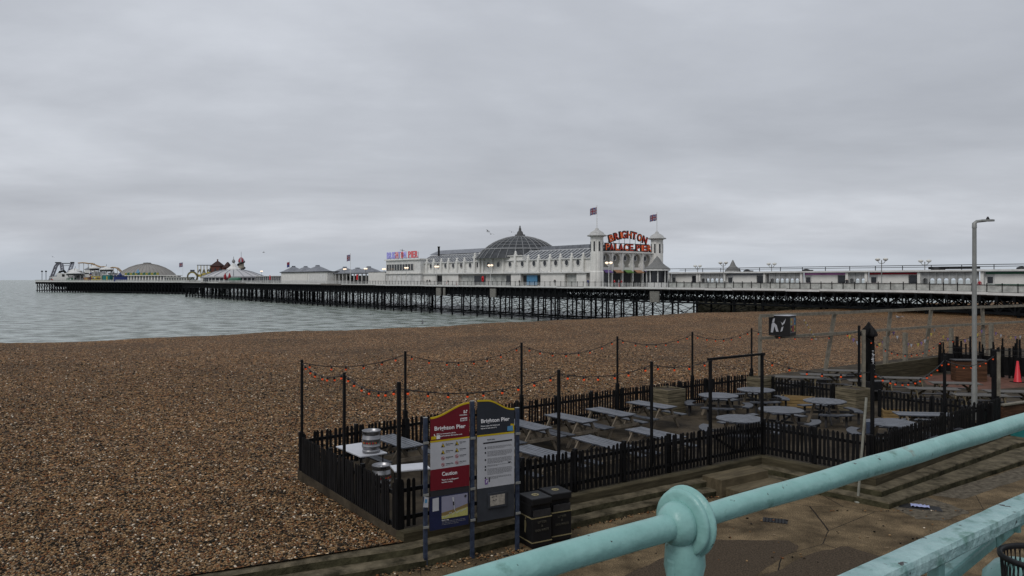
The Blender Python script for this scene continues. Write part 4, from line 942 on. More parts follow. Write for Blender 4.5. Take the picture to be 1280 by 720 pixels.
# lower bracing arm, strut and foot casting seen bottom right
xq = RF.x(1280)
b = MB(); b.beam((RF.x(1150), .10, .42), (RF.x(1250), .04, .59), .06, .055); b.beam((RF.x(1250), .04, .59), (RF.x(1330), .0, .76), .06, .075); b.build('lower_arm', MINT, rail, bevel=.012)
b = MB(); b.tube([(RF.x(1270), .0, .60), (RF.x(1270), .0, .69)], .02, 10); b.build('bolt', MINT, rail)
b = MB(); b.box((RF.x(1170), 0, .40), (.06, .05, .52)); b.build('strut', MINT, rail, bevel=.01)
b = MB(); b.lathe((RF.x(1262), -.04, 0), [(.13, 0), (.12, .2), (.15, .36), (.145, .42), (.10, .475), (.05, .495), (0, .50)], 28); b.build('foot_dome', MINT, rail)
# mesh basket standing inside the railing
bx, by = (1306-640)/FP*3.12, 3.12
bk = thing('mesh_basket', 'round black wire mesh basket behind the railing at the right corner', 'basket', (bx, by, 4.03))
b = MB(); tr = .155; H_ = .625
for k in range(46):
    a = 2*PI*k/46
    for sg in (-1, 1): b.tube([((tr-.04*(1-q))*math.cos(a+sg*.5*q), (tr-.04*(1-q))*math.sin(a+sg*.5*q), .02+(H_-.03)*q) for q in (0, .25, .5, .75, 1)], .0024, 3, cap=False)
b.build('mesh', BLK2, bk)
b = MB(); b.lathe((0, 0, H_), [(tr-.006, -.014), (tr+.010, -.012), (tr+.012, .004), (tr, .010), (tr-.008, .002), (tr-.006, -.014)], 36); b.build('rim', BLK2, bk)
MB().lathe((0, 0, 0), [(0, .0), (.125, .0), (.13, .20), (.122, .20), (.12, .02), (0, .02)], 28).build('base_cup', BLK2, bk)
# upper promenade slab and retaining wall under the railing
up_ = MB(); a0, a1 = rw(-14, .16, 0), rw(60, .16, 0); c0, c1 = rw(-14, -14, 0), rw(60, -14, 0)
up_.add([(a0[0], a0[1], 4.02), (a1[0], a1[1], 4.02), (c1[0], c1[1], 4.02), (c0[0], c0[1], 4.02), (a0[0], a0[1], 3.8), (a1[0], a1[1], 3.8), (c1[0], c1[1], 3.8), (c0[0], c0[1], 3.8)], [(0, 1, 2, 3), (4, 7, 6, 5), (0, 4, 5, 1)])
tag(up_.build('upper_promenade', mat('upper_asphalt', (.055, .052, .05), .85, var=.3, scale=8, bump=.4)), kind='structure')
rwl = MB(); e0, e1 = rw(-14, .06, 0), rw(60, .06, 0); f0_, f1_ = rw(-14, -.3, 0), rw(60, -.3, 0)
rwl.add([(*e0[:2], -.2), (*e1[:2], -.2), (*f1_[:2], -.2), (*f0_[:2], -.2), (*e0[:2], 3.79), (*e1[:2], 3.79), (*f1_[:2], 3.79), (*f0_[:2], 3.79)], [(0, 1, 5, 4), (2, 3, 7, 6), (1, 2, 6, 5), (3, 0, 4, 7)])
tag(rwl.build('retaining_wall', CONC), 'concrete retaining wall carrying the upper promenade', 'wall')

#PIER#
# ---------------------------------------------------------------- the pier
PF_ = Fr((34, 147), (.613, -.79)); PRZ = PF_.rz
DZ = 4.1                                   # deck level
def lx(px, o=0): return PF_.x(px, o)
def lz(px, py, o=0): return PF_.z(px, py, o)
def pthing(name, label, cat, x=0, o=0, z=DZ, group=None): return thing(name, label, cat, PF_.w(x, o, z), PRZ, group)
pier = thing('pier', 'long pleasure pier on dark iron legs running out to sea', 'pier', PF_.w(0, 0, 0), PRZ)
XE, XH = 66, lx(228)                       # shore end, step back to the pier head
def dz(x): return DZ - (.018*max(0, x-44))
# decks
b = MB(); xs_ = [XH, -118, -14, 20, 44, XE]
for i in range(len(xs_)-1):
    a, c = xs_[i], xs_[i+1]; wd = 31 if i == 1 else (44 if i == 0 else 20); za, zc = dz(a), dz(c)
    b.add([(a, .1, za-.45), (c, .1, zc-.45), (c, wd, zc-.45), (a, wd, za-.45), (a, .1, za), (c, .1, zc), (c, wd, zc), (a, wd, za)], [(0, 3, 2, 1), (4, 5, 6, 7), (0, 1, 5, 4), (2, 3, 7, 6), (1, 2, 6, 5), (3, 0, 4, 7)])
b.build('deck', mat('deck_planks', (.12, .11, .10), .85, var=.3, scale=1), pier)
# pale fascia board along the deck edge, in slightly uneven lengths
b = MB(); x = lx(470)
while x < XE:
    x2 = min(x+random.uniform(6, 11), XE); j = random.uniform(-.05, .05); b.beam((x, -.03+j, dz(x)-.13+j), (x2, -.03+j, dz(x2)-.13+j), .22, .36); x = x2
x = XH
while x < lx(470):
    x2 = min(x+random.uniform(8, 20), lx(470)); 
    if random.random() < .8: b.beam((x, -.03, DZ-.05), (x2, -.03, DZ-.05), .2, .25)
    x = x2
b.build('fascia', WHT2, pier)
# lattice girders under the deck
def girder(o, x0, x1, hb, step, m, dense=False, nm='girder'):
    b = MB(); x = x0
    while x < x1-.1:
        x2 = min(x+step, x1); t0, t1 = dz(x)-.5, dz(x2)-.5
        b.beam((x, o, t0), (x2, o, t1), .25, .35); b.beam((x, o, t0-hb), (x2, o, t1-hb), .22, .30)
        b.beam((x, o, t0), (x2, o, t1-hb), .12, .16); b.beam((x, o, t0-hb), (x2, o, t1), .12, .16); b.beam((x, o, t0), (x, o, t0-hb), .18, .18)
        x = x2
    return b.build(nm, m, pier)
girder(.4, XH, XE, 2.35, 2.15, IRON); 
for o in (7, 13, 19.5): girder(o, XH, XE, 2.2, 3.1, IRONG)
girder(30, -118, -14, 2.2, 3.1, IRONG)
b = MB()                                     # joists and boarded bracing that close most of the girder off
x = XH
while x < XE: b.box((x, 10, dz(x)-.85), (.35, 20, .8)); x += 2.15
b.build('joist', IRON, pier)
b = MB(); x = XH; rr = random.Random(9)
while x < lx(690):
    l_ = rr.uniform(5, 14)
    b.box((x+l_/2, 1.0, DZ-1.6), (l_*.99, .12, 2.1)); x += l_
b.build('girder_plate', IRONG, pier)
SBX = mat('pale_service_box', (.16, .155, .14), .8, var=.4)
for px in (549, 556, 617, 819): x = lx(px); MB().box((x, -.15, DZ-1.85), (2.4 if px != 556 else .9, .3, 2.2)).build('service_box', SBX, pier)
# trestles: three iron columns with cross bracing in every bent
SEA_Z, SP_ = -4.2, 4.05
def beach_at(x, o):
    p = PF_.w(x, o); w = SA.x*p[0]+SA.y*p[1]; v = SV.x*p[0]+SV.y*p[1]; return float(beach_z(np.float64(w), np.float64(v)))
k = 0; x = XE-4; px_prev = None; cols_me = {}
bracing = MB(); trs = []
while x > XH:
    zt = dz(x)-2.7; zb = max(-4.9, beach_at(x, 0)-.4); h = zt-zb; left = x < lx(420)
    tr_ = MB(); wide = 30 if -118 < x < -14 else 19.5; near_o = .5
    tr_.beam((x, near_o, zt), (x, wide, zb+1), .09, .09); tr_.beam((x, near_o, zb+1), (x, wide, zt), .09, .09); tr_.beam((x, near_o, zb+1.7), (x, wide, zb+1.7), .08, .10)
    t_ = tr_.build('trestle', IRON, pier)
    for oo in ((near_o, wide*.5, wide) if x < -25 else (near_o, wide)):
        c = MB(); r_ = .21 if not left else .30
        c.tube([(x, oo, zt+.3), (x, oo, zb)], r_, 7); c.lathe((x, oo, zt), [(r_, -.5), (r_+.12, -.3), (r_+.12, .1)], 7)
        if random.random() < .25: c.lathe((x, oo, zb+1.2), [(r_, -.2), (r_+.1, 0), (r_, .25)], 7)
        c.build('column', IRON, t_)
    step = random.choice((5.6, 6.4, 4.8, 2.4)) if x < -10 else (5.2 if x < lx(860) else random.choice((6.0, 8.5, 7.2)))
    x2 = x-step
    if x2 > XH:
        for oo in (near_o, wide*.5, wide):
            if oo == wide*.5 or (x > -30 and oo > near_o): continue
            bracing.beam((x, oo, zt), (x2, oo, zb+1.2), .07, .085); bracing.beam((x, oo, zb+1.2), (x2, oo, zt), .07, .085)
            bracing.beam((x, oo, zb+1.5), (x2, oo, zb+1.5), .06, .07)
    x = x2; k += 1
bracing.build('bracing', IRON, pier)
b = MB(); x = -140                            # landing stage beams at water level
for (a, c, o) in ((lx(350), lx(520), .2), (lx(425), lx(760), 6), (lx(560), lx(745), -.2), (lx(250), lx(340), .2)): b.beam((a, o, -3.1), (c, o, -3.1), .3, .32)
b.build('low_walkway', IRON, pier)
# railing in sections
def rail_section(x0, x1, panels, bays, bm_):
    b, q = bm_
    for i in range(bays+1):
        x = x0+(x1-x0)*i/bays; b.box((x, 0, dz(x)+.62), (.09, .09, 1.24)); 
        if panels: b.box((x, 0, dz(x)+1.27), (.13, .13, .08))
    b.beam((x0, 0, dz(x0)+1.08), (x1, 0, dz(x1)+1.08), .05, .06)
    if panels: q.beam((x0, .10, dz(x0)+.58), (x1, .10, dz(x1)+.58), .03, .92)
    else:
        for zz in (.25, .5, .75): q.beam((x0, .02, dz(x0)+zz), (x1, .02, dz(x1)+zz), .03, .035)
        n = int((x1-x0)/.42)
        for i in range(n): x = x0+(x1-x0)*i/n; q.box((x, .03, DZ+.55), (.05, .04, 1.0))
x = lx(836)
while x < XE-2:
    x2 = min(x+7.6, XE); b, q = MB(), MB(); rail_section(x, x2, True, 4, (b, q)); o = b.build('railing_section', BLK2, pier); q.build('railing_panel', PANG, o); x = x2
x = lx(836)
while x > XH+2:
    x2 = max(x-9.5, XH); b, q = MB(), MB(); rail_section(x2, x, False, 5, (b, q)); o = b.build('railing_section', BLK2 if x > lx(450) else WHT2, pier); q.build('railing_bars', WHT2, o); x = x2
# stone groyne running out behind the pier
gq = MB(); n = 60; vs = []; rr = random.Random(2)
for i in range(n+1):
    x = -15+i*(XE+70+15)/n
    zt_ = .55+(1.4*i/n)+rr.uniform(-.12, .12)
    for (oo, z) in ((20.8, -5.5), (21.2+rr.uniform(-.2, .2), -1), (21.7, zt_-.15), (22.1, zt_), (26, zt_+.1), (26.5, -5.5)): vs.append((x, oo, z))
gq.add(vs, [(i*6+j, (i+1)*6+j, (i+1)*6+j+1, i*6+j+1) for i in range(n) for j in range(5)]+[(0, 1, 2, 3, 4, 5)])
gr_ = gq.build('stone_groyne', mat('weedy_stone', (.10, .095, .06), .95, var=.6, scale=1.4, bump=1, bscale=3, c2=(.26, .24, .17)), loc=PF_.w(0, 0, 0), rz=PRZ); tag(gr_, 'dark weedy stone groyne running down the beach behind the pier legs', 'groyne')

# --- palace building
FO = 5.0
X0 = lx(745, FO); XL_ = lx(521, FO)          # facade corner, left end of the long front
pal = pthing('palace_pavilion', 'long white pavilion with porthole windows and a glazed dome on the pier', 'pavilion', 0, 0, 0)
ZU0, ZU1 = 7.4, 10.7
b = MB(); b.box(((XL_+X0-1.2)/2, FO+10.5, (DZ+ZU0)/2), (X0-1.2-XL_, 20.4, ZU0-DZ)); b.build('lower_wall', mat('cream_grey_wall', (.40, .39, .365), .8, var=.2, scale=.5), pal)
b = MB(); b.box(((XL_+X0-1.2)/2, FO+10.3, (ZU0+ZU1)/2), (X0-XL_-1.22, 20.3, ZU1-ZU0)); b.build('upper_wall', WHT, pal)
xd0, xd1 = lx(592, FO), lx(653, FO)
b = MB(); b.box(((xd0+xd1)/2, FO+10, 11.25), (xd1-xd0, 20, 1.2)); b.box(((xd0+xd1)/2, FO-.05, 11.9), (xd1-xd0+.3, .5, .2)); b.build('drum_wall', WHT, pal)
b = MB(); b.box(((XL_+X0)/2, FO-.15, ZU0), (X0-XL_, 1.3, .28)); b.box(((XL_+X0)/2, FO+.05, ZU1), (X0-XL_, .5, .22)); b.build('ledge', WHT2, pal)
pils = [534, 542.5, 552, 561, 571.5, 581, 594, 600, 604.5, 615.5, 629.7, 644.7, 660.6, 673.7, 687.8, 701, 715, 729.5]
px2 = [lx(p, FO) for p in pils]
for x in px2:
    b = MB(); zt_ = ZU1+(1.15 if xd0 < x < xd1 else 0); b.box((x, FO-.05, (ZU0+zt_)/2+.2), (.7, .7, zt_-ZU0+.4)); b.lathe((x, FO-.05, zt_+.4), [(.42, 0), (.42, .12), (.2, .3), (.32, .55), (.18, .85), (0, .95)], 8)
    b.build('pilaster', WHT, pal)
for a, c in zip(px2[:-1], px2[1:]):
    if c-a < 2: continue
    xm = (a+c)/2; w = c-a-.75
    # shallow U-shaped apron below each porthole
    b = MB(); pts = [(-w/2, .12), (-w/2, 2.0)]+[(w/2*math.cos(t), 2.0+0*math.sin(t)) for t in ()]+[(w/2, 2.0), (w/2, .12)]
    arc = [(w*.46*math.cos(t), 1.25+1.05*math.sin(t)) for t in np.linspace(PI, 2*PI, 11)]
    lf = [(-w/2, 0), (0, 0)]+[p for p in arc[:6]][::-1]+[(-w*.46, 1.9), (-w/2, 1.9)]
    rt = [(-p[0], p[1]) for p in lf][::-1]
    for q in (lf, rt): b.prism(q, ((xm, FO+.15, ZU0+.16), (1, 0, 0), (0, 0, 1), (0, -1, 0)), 0, .25)
    b.build('scalloped_apron', WHT2, pal)
    b = MB(); R2 = Matrix.Rotation(PI/2, 3, 'X'); b.lathe((xm, FO+.12, ZU0+2.35), [(0, .02), (.72, .02)], 16, 1, sx=.85, rot=R2); b.lathe((xm, FO+.12, ZU0+2.35), [(.72, .0), (.72, .10), (.86, .10), (.86, 0)], 16, 0, sx=.85, rot=R2)
    b.build('porthole_window', [WHT2, GLD], pal)
# ground floor openings
ops = [(488, 498, GLD), (512, 521, GLD), (575, 592, PANG), (592, 606, GLD), (612, 622, PANG), (622, 639, PANG), (632, 638, GLD), (653, 676, BLK2), (658, 671, LBLU), (708, 722, PANG), (546, 553, BLK2)]
for i, (a, c, m) in enumerate(ops):
    xa_, xc_ = lx(a, FO), lx(c, FO); o_ = -.05 if m is LBLU else (.02 if m is GLD else .05)
    b = MB(); b.box(((xa_+xc_)/2, FO+.28+o_, DZ+1.45), (xc_-xa_, .2-o_, 2.5)); ob = b.build('shopfront' if m is not PANG else 'shutter', m, pal)
for (a, c) in ((527, 546), (554, 574), (640, 652), (677, 707), (722, 734)): xa_, xc_ = lx(a, FO), lx(c, FO); MB().box(((xa_+xc_)/2, FO-.1, DZ+1.65), (xc_-xa_, .5, 3.2)).build('white_hoarding', WHT, pal)
# glazed lean-to roof with ribs, ridge roof and the dome
r0_, r1_ = XL_+.5, X0-1.5
b = MB(); b.add([(r0_, FO+.4, 10.65), (r1_, FO+.4, 10.65), (r1_, FO+5, 13.1), (r0_, FO+5, 13.1), (r0_, FO+15, 13.1), (r1_, FO+15, 13.1), (r1_, FO+20, 10.65), (r0_, FO+20, 10.65)], [(0, 1, 2, 3), (3, 2, 5, 4), (4, 5, 6, 7), (0, 3, 4, 7), (1, 6, 5, 2)]); b.build('roof', mat('sooted_glazing', (.05, .055, .065), .5, var=.5, scale=.6, c2=(.13, .14, .155)), pal)
b = MB(); x = r0_
while x < r1_: b.beam((x, FO+.35, 10.75), (x, FO+5, 13.2), .24, .14); x += 1.5
b.beam((r0_, FO+5, 13.2), (r1_, FO+5, 13.2), .3, .25); b.beam((r0_, FO+2.7, 12.0), (r1_, FO+2.7, 12.0), .12, .1); b.build('glazing_ribs', RIB, pal)
b = MB(); xa_, xc_ = lx(545, FO+9), lx(612, FO+9); b.add([(xa_, FO+6.5, 13.6), (xc_, FO+6.5, 13.6), (xc_, FO+9.5, 15.0), (xa_+1, FO+9.5, 15.0), (xc_, FO+13, 13.6), (xa_, FO+13, 13.6)], [(0, 1, 2, 3), (3, 2, 4, 5), (0, 3, 5), (1, 4, 2)])
b.build('ridge_roof', GREYR, pal); b = MB()
xa_, xc_ = lx(680, FO+8), lx(742, FO+8); b.box(((xa_+xc_)/2, FO+10, 13.7), (xc_-xa_, 7, 1.3))
b.build('ridge_roof', GREYR, pal)
dcx, dco = lx(650, FO+9.5), FO+9.5
dp = [(12.4, 11.4), (11.4, 12.7), (10.3, 13.9), (9.9, 14.1), (8.8, 15.0), (7.4, 15.9), (5.8, 16.65), (4.0, 17.25), (2.2, 17.62), (1.0, 17.75)]
b = MB(); b.lathe((dcx, dco, 0), dp, 32); dome = b.build('dome', DOMEG, pal)
b = MB()
for k in range(32):
    a = 2*PI*k/32; b.tube([(dcx+(r+.04)*math.cos(a), dco+(r+.04)*math.sin(a), z+.04) for r, z in dp], .10, 4)
for r, z in dp[2:9]: b.lathe((dcx, dco, z), [(r, -.06), (r+.16, 0), (r, .08)], 32)
b.lathe((dcx, dco, 14.0), [(10.0, -.25), (10.3, 0), (10.0, .2)], 32); b.build('dome_ribs', mat('dull_dome_ribs', (.20, .205, .21), .7, var=.3), dome)
b = MB(); b.lathe((dcx, dco, 17.7), [(1.45, 0), (1.45, .5), (.95, .6), (.75, 1.3), (.45, 1.5), (.3, 2.3), (.15, 2.6), (.22, 2.8), (0, 3.1)], 12); b.build('lantern', mat('dark_lantern', (.06, .06, .06), .6), pal)
# facade facing the shore: five horseshoe arches, canopies, shaped parapet
FW = 20.4; bay = (FW-3.0)/5; fz = DZ
def holed(b, W_, z0, z1, hole, c, mi=0, x=0, yc=0, dep=.55):
    n = len(hole); per = []
    for (hy, hz) in hole:
        dy, dzz = hy-c[0], hz-c[1]; t = 1e9
        if dy > 1e-6: t = min(t, (W_/2-c[0])/dy)
        if dy < -1e-6: t = min(t, (-W_/2-c[0])/dy)
        if dzz > 1e-6: t = min(t, (z1-c[1])/dzz)
        if dzz < -1e-6: t = min(t, (z0-c[1])/dzz)
        per.append((c[0]+dy*t, c[1]+dzz*t))
    b.add([(x, yc+p[0], p[1]) for p in hole]+[(x, yc+p[0], p[1]) for p in per]+[(x-dep, yc+p[0], p[1]) for p in hole], [(i, (i+1) % n, n+(i+1) % n, n+i) for i in range(n)]+[(i, 2*n+i, 2*n+(i+1) % n, (i+1) % n) for i in range(n)], mi)
b = MB(); b.box((X0-.7, FO+FW/2, (DZ+12.1)/2), (.4, FW, 12.1-DZ)); b.build('facade_wall', mat('shaded_recess_wall', (.27, .26, .23), .8, var=.2), pal)  # wall seen inside the arches, recess shade put into its darker colour
b = MB()
for i in range(5):
    yc = FO+1.5+bay*(i+.5); cz = 10.3
    hs_ = [(1.32*math.cos(t), cz+1.5*math.sin(t)) for t in np.linspace(R(-52), R(232), 20)]+[(-.80, 8.6), (-1.05, 8.15), (1.05, 8.15), (.80, 8.6)]
    ang = sorted(hs_, key=lambda p: math.atan2(p[1]-cz, p[0]))
    holed(b, bay, 7.9, 12.1, ang, (0, cz), x=X0, yc=yc)
b.build('arcade_wall', WHT, pal)
for i in range(5):
    yc = FO+1.5+bay*(i+.5); RY = Matrix.Rotation(PI/2, 3, 'Y')
    b = MB(); b.lathe((X0-.46, yc-.25, 10.8), [(0, 0), (.62, 0)], 14, 1, sy=.75, rot=RY); b.lathe((X0-.5, yc-.25, 10.8), [(.62, 0), (.62, .1), (.76, .1), (.76, 0)], 14, 0, sy=.75, rot=RY); b.build('porthole_window', [WHT2, GLD], pal)
    m = (PUR, ORA, GREF, ORA, PUR)[i]
    b = MB(); b.box((X0-.2, yc, DZ+1.5), (.5, bay*(.62 if i % 4 else .4), 3.0)); b.build('entrance_opening', BLK2 if i % 4 else GLD, pal)
    b = MB(); b.add([(X0+.05, yc-bay*.36, 8.0), (X0+.05, yc+bay*.36, 8.0), (X0+1.1, yc+bay*.36, 7.45), (X0+1.1, yc-bay*.36, 7.45), (X0+1.1, yc-bay*.36, 7.25), (X0+1.1, yc+bay*.36, 7.25)], [(0, 1, 2, 3), (3, 2, 5, 4)]); b.build('awning', m, pal)
for i in range(6): yc = FO+1.5+bay*i; b = MB(); b.box((X0+.12, yc, (DZ+12.1)/2), (.4, .36, 12.1-DZ)); b.build('pillar', WHT, pal)
b = MB(); pts = [(1.2, 12.0), (FW-1.2, 12.0)]+[(FW-1.2-(FW-2.4)*k/16, 12.25+.2*math.sin(PI*k/16)) for k in range(17)]; b.prism(pts, ((X0+.25, FO, 0), (0, 1, 0), (0, 0, 1), (1, 0, 0)), -.5, .7); b.build('parapet', WHT, pal)
# towers
def tower(oo, label_):
    x = X0+.3; b = MB()
    n = 32; pr = [(1.62, DZ-.02), (1.62, 7.5), (1.5, 7.7), (1.5, 15.4), (1.62, 15.5)]; vs = []
    for r, z in pr:
        for k in range(n): a = 2*PI*k/n; rr_ = r*(1 if k % 4 else .90); vs.append((x+rr_*math.cos(a), oo+rr_*math.sin(a), z))
    b.add(vs, [(i*n+k, i*n+(k+1) % n, (i+1)*n+(k+1) % n, (i+1)*n+k) for i in range(4) for k in range(n)]); t_ = b.build('tower', WHT, pal)
    b = MB(); b.lathe((x, oo, 15.5), [(1.5, 0), (2.25, .15), (2.25, .35), (1.75, .55), (1.45, 1.0), (.9, 1.35), (.45, 1.6), (.4, 1.9), (0, 2.1)], 16); b.build('cap', mat('weathered_cap', (.36, .36, .35), .7), t_)
    b = MB()
    for k in range(8): a = R(22.5+k*45); b.box((x+1.5*math.cos(a), oo+1.5*math.sin(a), 13.3), (.12, .34, 2.2), a)
    b.build('lancet_window', GLD, t_)
tower(FO, ''); tower(FO+FW, '')
# roof letters
def sign_word(word, y0, y1, arc, zbase, h, label_):
    par_ = MB(); par_.beam((X0+.1, FO+y0, zbase-.1), (X0+.1, FO+y1, zbase-.1), .15, .12)
    for k in range(8): yy = FO+y0+(y1-y0)*k/7; par_.beam((X0, yy, 12.2), (X0+.1, yy, zbase+(arc*math.sin(PI*k/7) if arc else 0)+.4), .07, .07)
    base = par_.build('letter_frame', IRON, pal); n = len(word)
    cw = [.45 if c == 'I' else (.5 if c == ' ' else 1) for c in word]; tot = sum(cw); n = tot
    for i, ch in enumerate(word):
        if ch == ' ': continue
        f = (sum(cw[:i])+cw[i]/2)/tot; yy = FO+y0+(y1-y0)*f; nar = .42 if ch == 'I' else 1; za = zbase+arc*math.sin(PI*f); slope = math.atan(arc*PI*math.cos(PI*f)/(y1-y0)) if arc else 0; w_ = (y1-y0)/n*.92
        cs, sn = math.cos(slope), math.sin(slope)
        rot = (Matrix.Rotation(PI/2, 4, 'Z') @ Matrix.Rotation(-slope, 4, 'Y') @ Matrix.Rotation(PI/2, 4, 'X')).to_euler()
        g = text(ch, h*1.10, mat_dark, base, (X0+.28, yy-w_*nar*.54*cs+.03*h*sn, za-w_*nar*.5*sn-.08), rot, width=w_*nar*1.08, name='letter', extr=.12, bold=.05)
        text(ch, h*.94, REDL if i % 2 else ORGL, g, (w_*nar*.10, h*.07, .14), (0, 0, 0), width=w_*nar*.86, name='neon_face', extr=.03, bold=.0)
mat_dark = mat('dark_letter_backing', (.035, .018, .018), .6)
sign_word('BRIGHTON', 3.8, FW-3.8, 1.3, 14.3, 1.6, 'arc'); sign_word('PALACE PIER', 2.4, FW-2.2, 0, 12.55, 1.6, 'straight')
# left block with its own roof sign
XB0, XB1 = lx(482, 3.4), lx(525, 3.4)
blk = pthing('sign_block', 'square white block with a long window strip and neon letters on its roof', 'building', 0, 0, 0)
b = MB(); b.box(((XB0+XB1)/2, 3.6+9, (DZ+11.9)/2), (XB1-XB0, 18, 11.9-DZ)); b.build('wall', WHT2, blk)
b = MB(); b.box(((XB0+XB1)/2, 3.5+9, 12.0), (XB1-XB0+.6, 18.8, .35)); b.box(((XB0+XB1)/2, 3.5+9, 7.6), (XB1-XB0+.5, 18.7, .25)); b.build('cornice', WHT, blk)
xw1 = lx(517, 3.4)
b = MB(); b.box(((XB0+xw1)/2+.2, 3.56, 9.6), (xw1-XB0-.8, .2, 1.9), mi=0)
for k in range(11): b.box((XB0+.6+(xw1-XB0-.8)*k/10, 3.45, 9.6), (.22, .12, 1.9), mi=1)
b.build('window', [GLD, WHT], blk)
for k in range(5): MB().box((XB0+1.2+k*2.9, 3.52, 5.9), (.25, .2, 3.2)).build('pilaster', WHT, blk)
b = MB(); xs0, xs1 = XB0+.1, lx(521, 3.4); b.beam((xs0, 3.9, 12.5), (xs1, 3.9, 12.5), .15, .12)
for k in range(9): xx = xs0+(xs1-xs0)*k/8; b.beam((xx, 3.9, 12.1), (xx, 3.9, 14.3), .08, .08)
fr_ = b.build('sign_support', IRON, blk); W1 = (xs1-xs0)
wd_ = 'BRIGHTON PIER'; cw = [.45 if c == 'I' else (.6 if c == ' ' else 1) for c in wd_]; tot = sum(cw)
for i, ch in enumerate(wd_):
    if ch != ' ': text(ch, 2.1, (BLUL if i < 9 and i not in (4, 6) else PNKL), fr_, (xs0+W1*sum(cw[:i])/tot, 3.75, 12.55), width=W1/tot*cw[i]*.86, name='letter', extr=.1, bold=.02)
b = MB(); b.tube([(lx(503, 8), 8, 12), (lx(503, 8), 8, 15.8)], .05, 5); b.beam((lx(503, 8)-1.2, 8, 15.5), (lx(503, 8)+1, 8, 15.2), .08, .08)
for k in range(5): b.beam((lx(503, 8)-1+k*.45, 7.5, 15.45-.06*k), (lx(503, 8)-1+k*.45, 8.5, 15.45-.06*k), .05, .05)
b.build('aerial', IRON, blk)
fl = pthing('flue_pipe', 'thin dark flue pipe standing on the pavilion roof', 'flue', lx(548.5, 9), 9, 13); MB().lathe((0, 0, 0), [(.32, 0), (.32, 2.6), (.42, 2.6), (.42, 2.9), (0, 2.9)], 8).build('pipe', BLK2, fl)
# flags
FREDD = mat('bunting_red', (.17, .015, .03), .7); FBLUE2 = mat('deep_flag_blue', (.025, .035, .15), .7)
def flag_me(wd, ht, m3, k=24, j=14):
    b = MB(); vs = [(-wd*i/k, .12*wd*math.sin(i/k*7+.6)*(i/k), -ht*q/j-.10*wd*(i/k)**1.2+.03*math.sin(i*.8)) for i in range(k+1) for q in range(j+1)]
    b.v = vs
    for i in range(k):
        for q in range(j):
            u, v = (i+.5)/k*2-1, (q+.5)/j*2-1
            if m3: 
                d = min(abs(u-v), abs(u+v)); mi = 1
                if d < .26: mi = 2
                if d < .09: mi = 0
                if abs(u) < .15 or abs(v) < .25: mi = 2
                if abs(u) < .09 or abs(v) < .15: mi = 0
            else: mi = 0 if v < 0 else 1
            b.f.append([i*(j+1)+q, (i+1)*(j+1)+q, (i+1)*(j+1)+q+1, i*(j+1)+q+1]); b.mi.append(mi); b.sm.append(True)
    return b
def flagpole(px, o, zbase, ztop, label, union=True, fw=2.2, fr_=None, m=WHT2):
    F_ = fr_ or PF_; x = F_.x(px, o); t = thing('flagpole', label, 'flagpole', F_.w(x, o, zbase), F_.rz); h = ztop-zbase
    MB().tube([(0, 0, 0), (0, 0, h)], [.09, .05], 6).build('pole', m, t); MB().lathe((0, 0, h), [(.1, -.05), (.12, .06), (0, .15)], 6).build('finial', m, t)
    b = flag_me(fw*1.15, fw*.72, union); o_ = b.build('flag', [FREDD, FBLUE2, FWHT], t, loc=(-.05, 0, h-.3)); sm = o_.modifiers.new('thickness', 'SOLIDIFY'); sm.thickness = .02
x_ = X0+.3
for oo, zt in ((FO, 22.6), (FO+FW, 22.1)):
    pxl = None; p = PF_.w(x_, oo); pxx = 640+FP*p[0]/p[1]
    flagpole(pxx, oo, 17.2, zt, 'white flagpole with union flag on the near facade tower' if oo == FO else 'white flagpole with union flag on the far facade tower')
flagpole(438, 2.0, DZ, lz(438, 317, 2), 'tall white flagpole at the railing with a dark flag, beside the grey roofed shelters', True, 3.0)
flagpole(362, 6, lz(362, 337, 6), lz(362, 326.5, 6), 'short flagpole with a red flag behind the white sheds', False, 3.0)

# kiosks with flared conical roofs
def kiosk(px, o, r, ze, zt, label):
    t = pthing('round_kiosk', label, 'kiosk', lx(px, o), o, DZ, 'kiosks with flared conical roofs'); e_ = ze-DZ; q = zt-DZ
    b = MB(); b.lathe((0, 0, 0), [(r*1.28, e_), (r*1.30, e_+.12), (r*.85, e_+.75), (r*.5, e_+(q-e_)*.48), (r*.27, e_+(q-e_)*.75), (.12, e_+(q-e_)*.93), (0, q-e_+e_)], 16, sm=False); b.lathe((0, 0, 0), [(0, e_-.02), (r*1.28, e_-.02)], 16); b.build('roof', mat('lead_roof', (.14, .14, .135), .6, var=.2), t)
    b = MB(); b.lathe((0, 0, 0), [(r*1.27, e_-.3), (r*1.27, e_)], 24); b.build('valance', WHT2, t)
    b = MB(); b.lathe((0, 0, 0), [(r, 0), (r, 1.0)], 8); b.build('dado', WHT2, t)
    b = MB(); b.lathe((0, 0, 0), [(r*.95, 1.0), (r*.95, e_-.25)], 8); b.build('glazing', GLD, t)
    for k in range(8): a = 2*PI*k/8; b = MB(); b.tube([(r*math.cos(a), r*math.sin(a), 0), (r*math.cos(a), r*math.sin(a), e_)], .13, 6); b.build('column', WHT2, t)
kiosk(821.5, 3.2, 2.1, 7.85, 10.7, 'round kiosk with grey flared roof at the right hand tower of the pavilion')
kiosk(916, 14, 1.25, 7.4, lz(916, 324.5, 14), 'kiosk with grey flared roof showing above the promenade shelter')

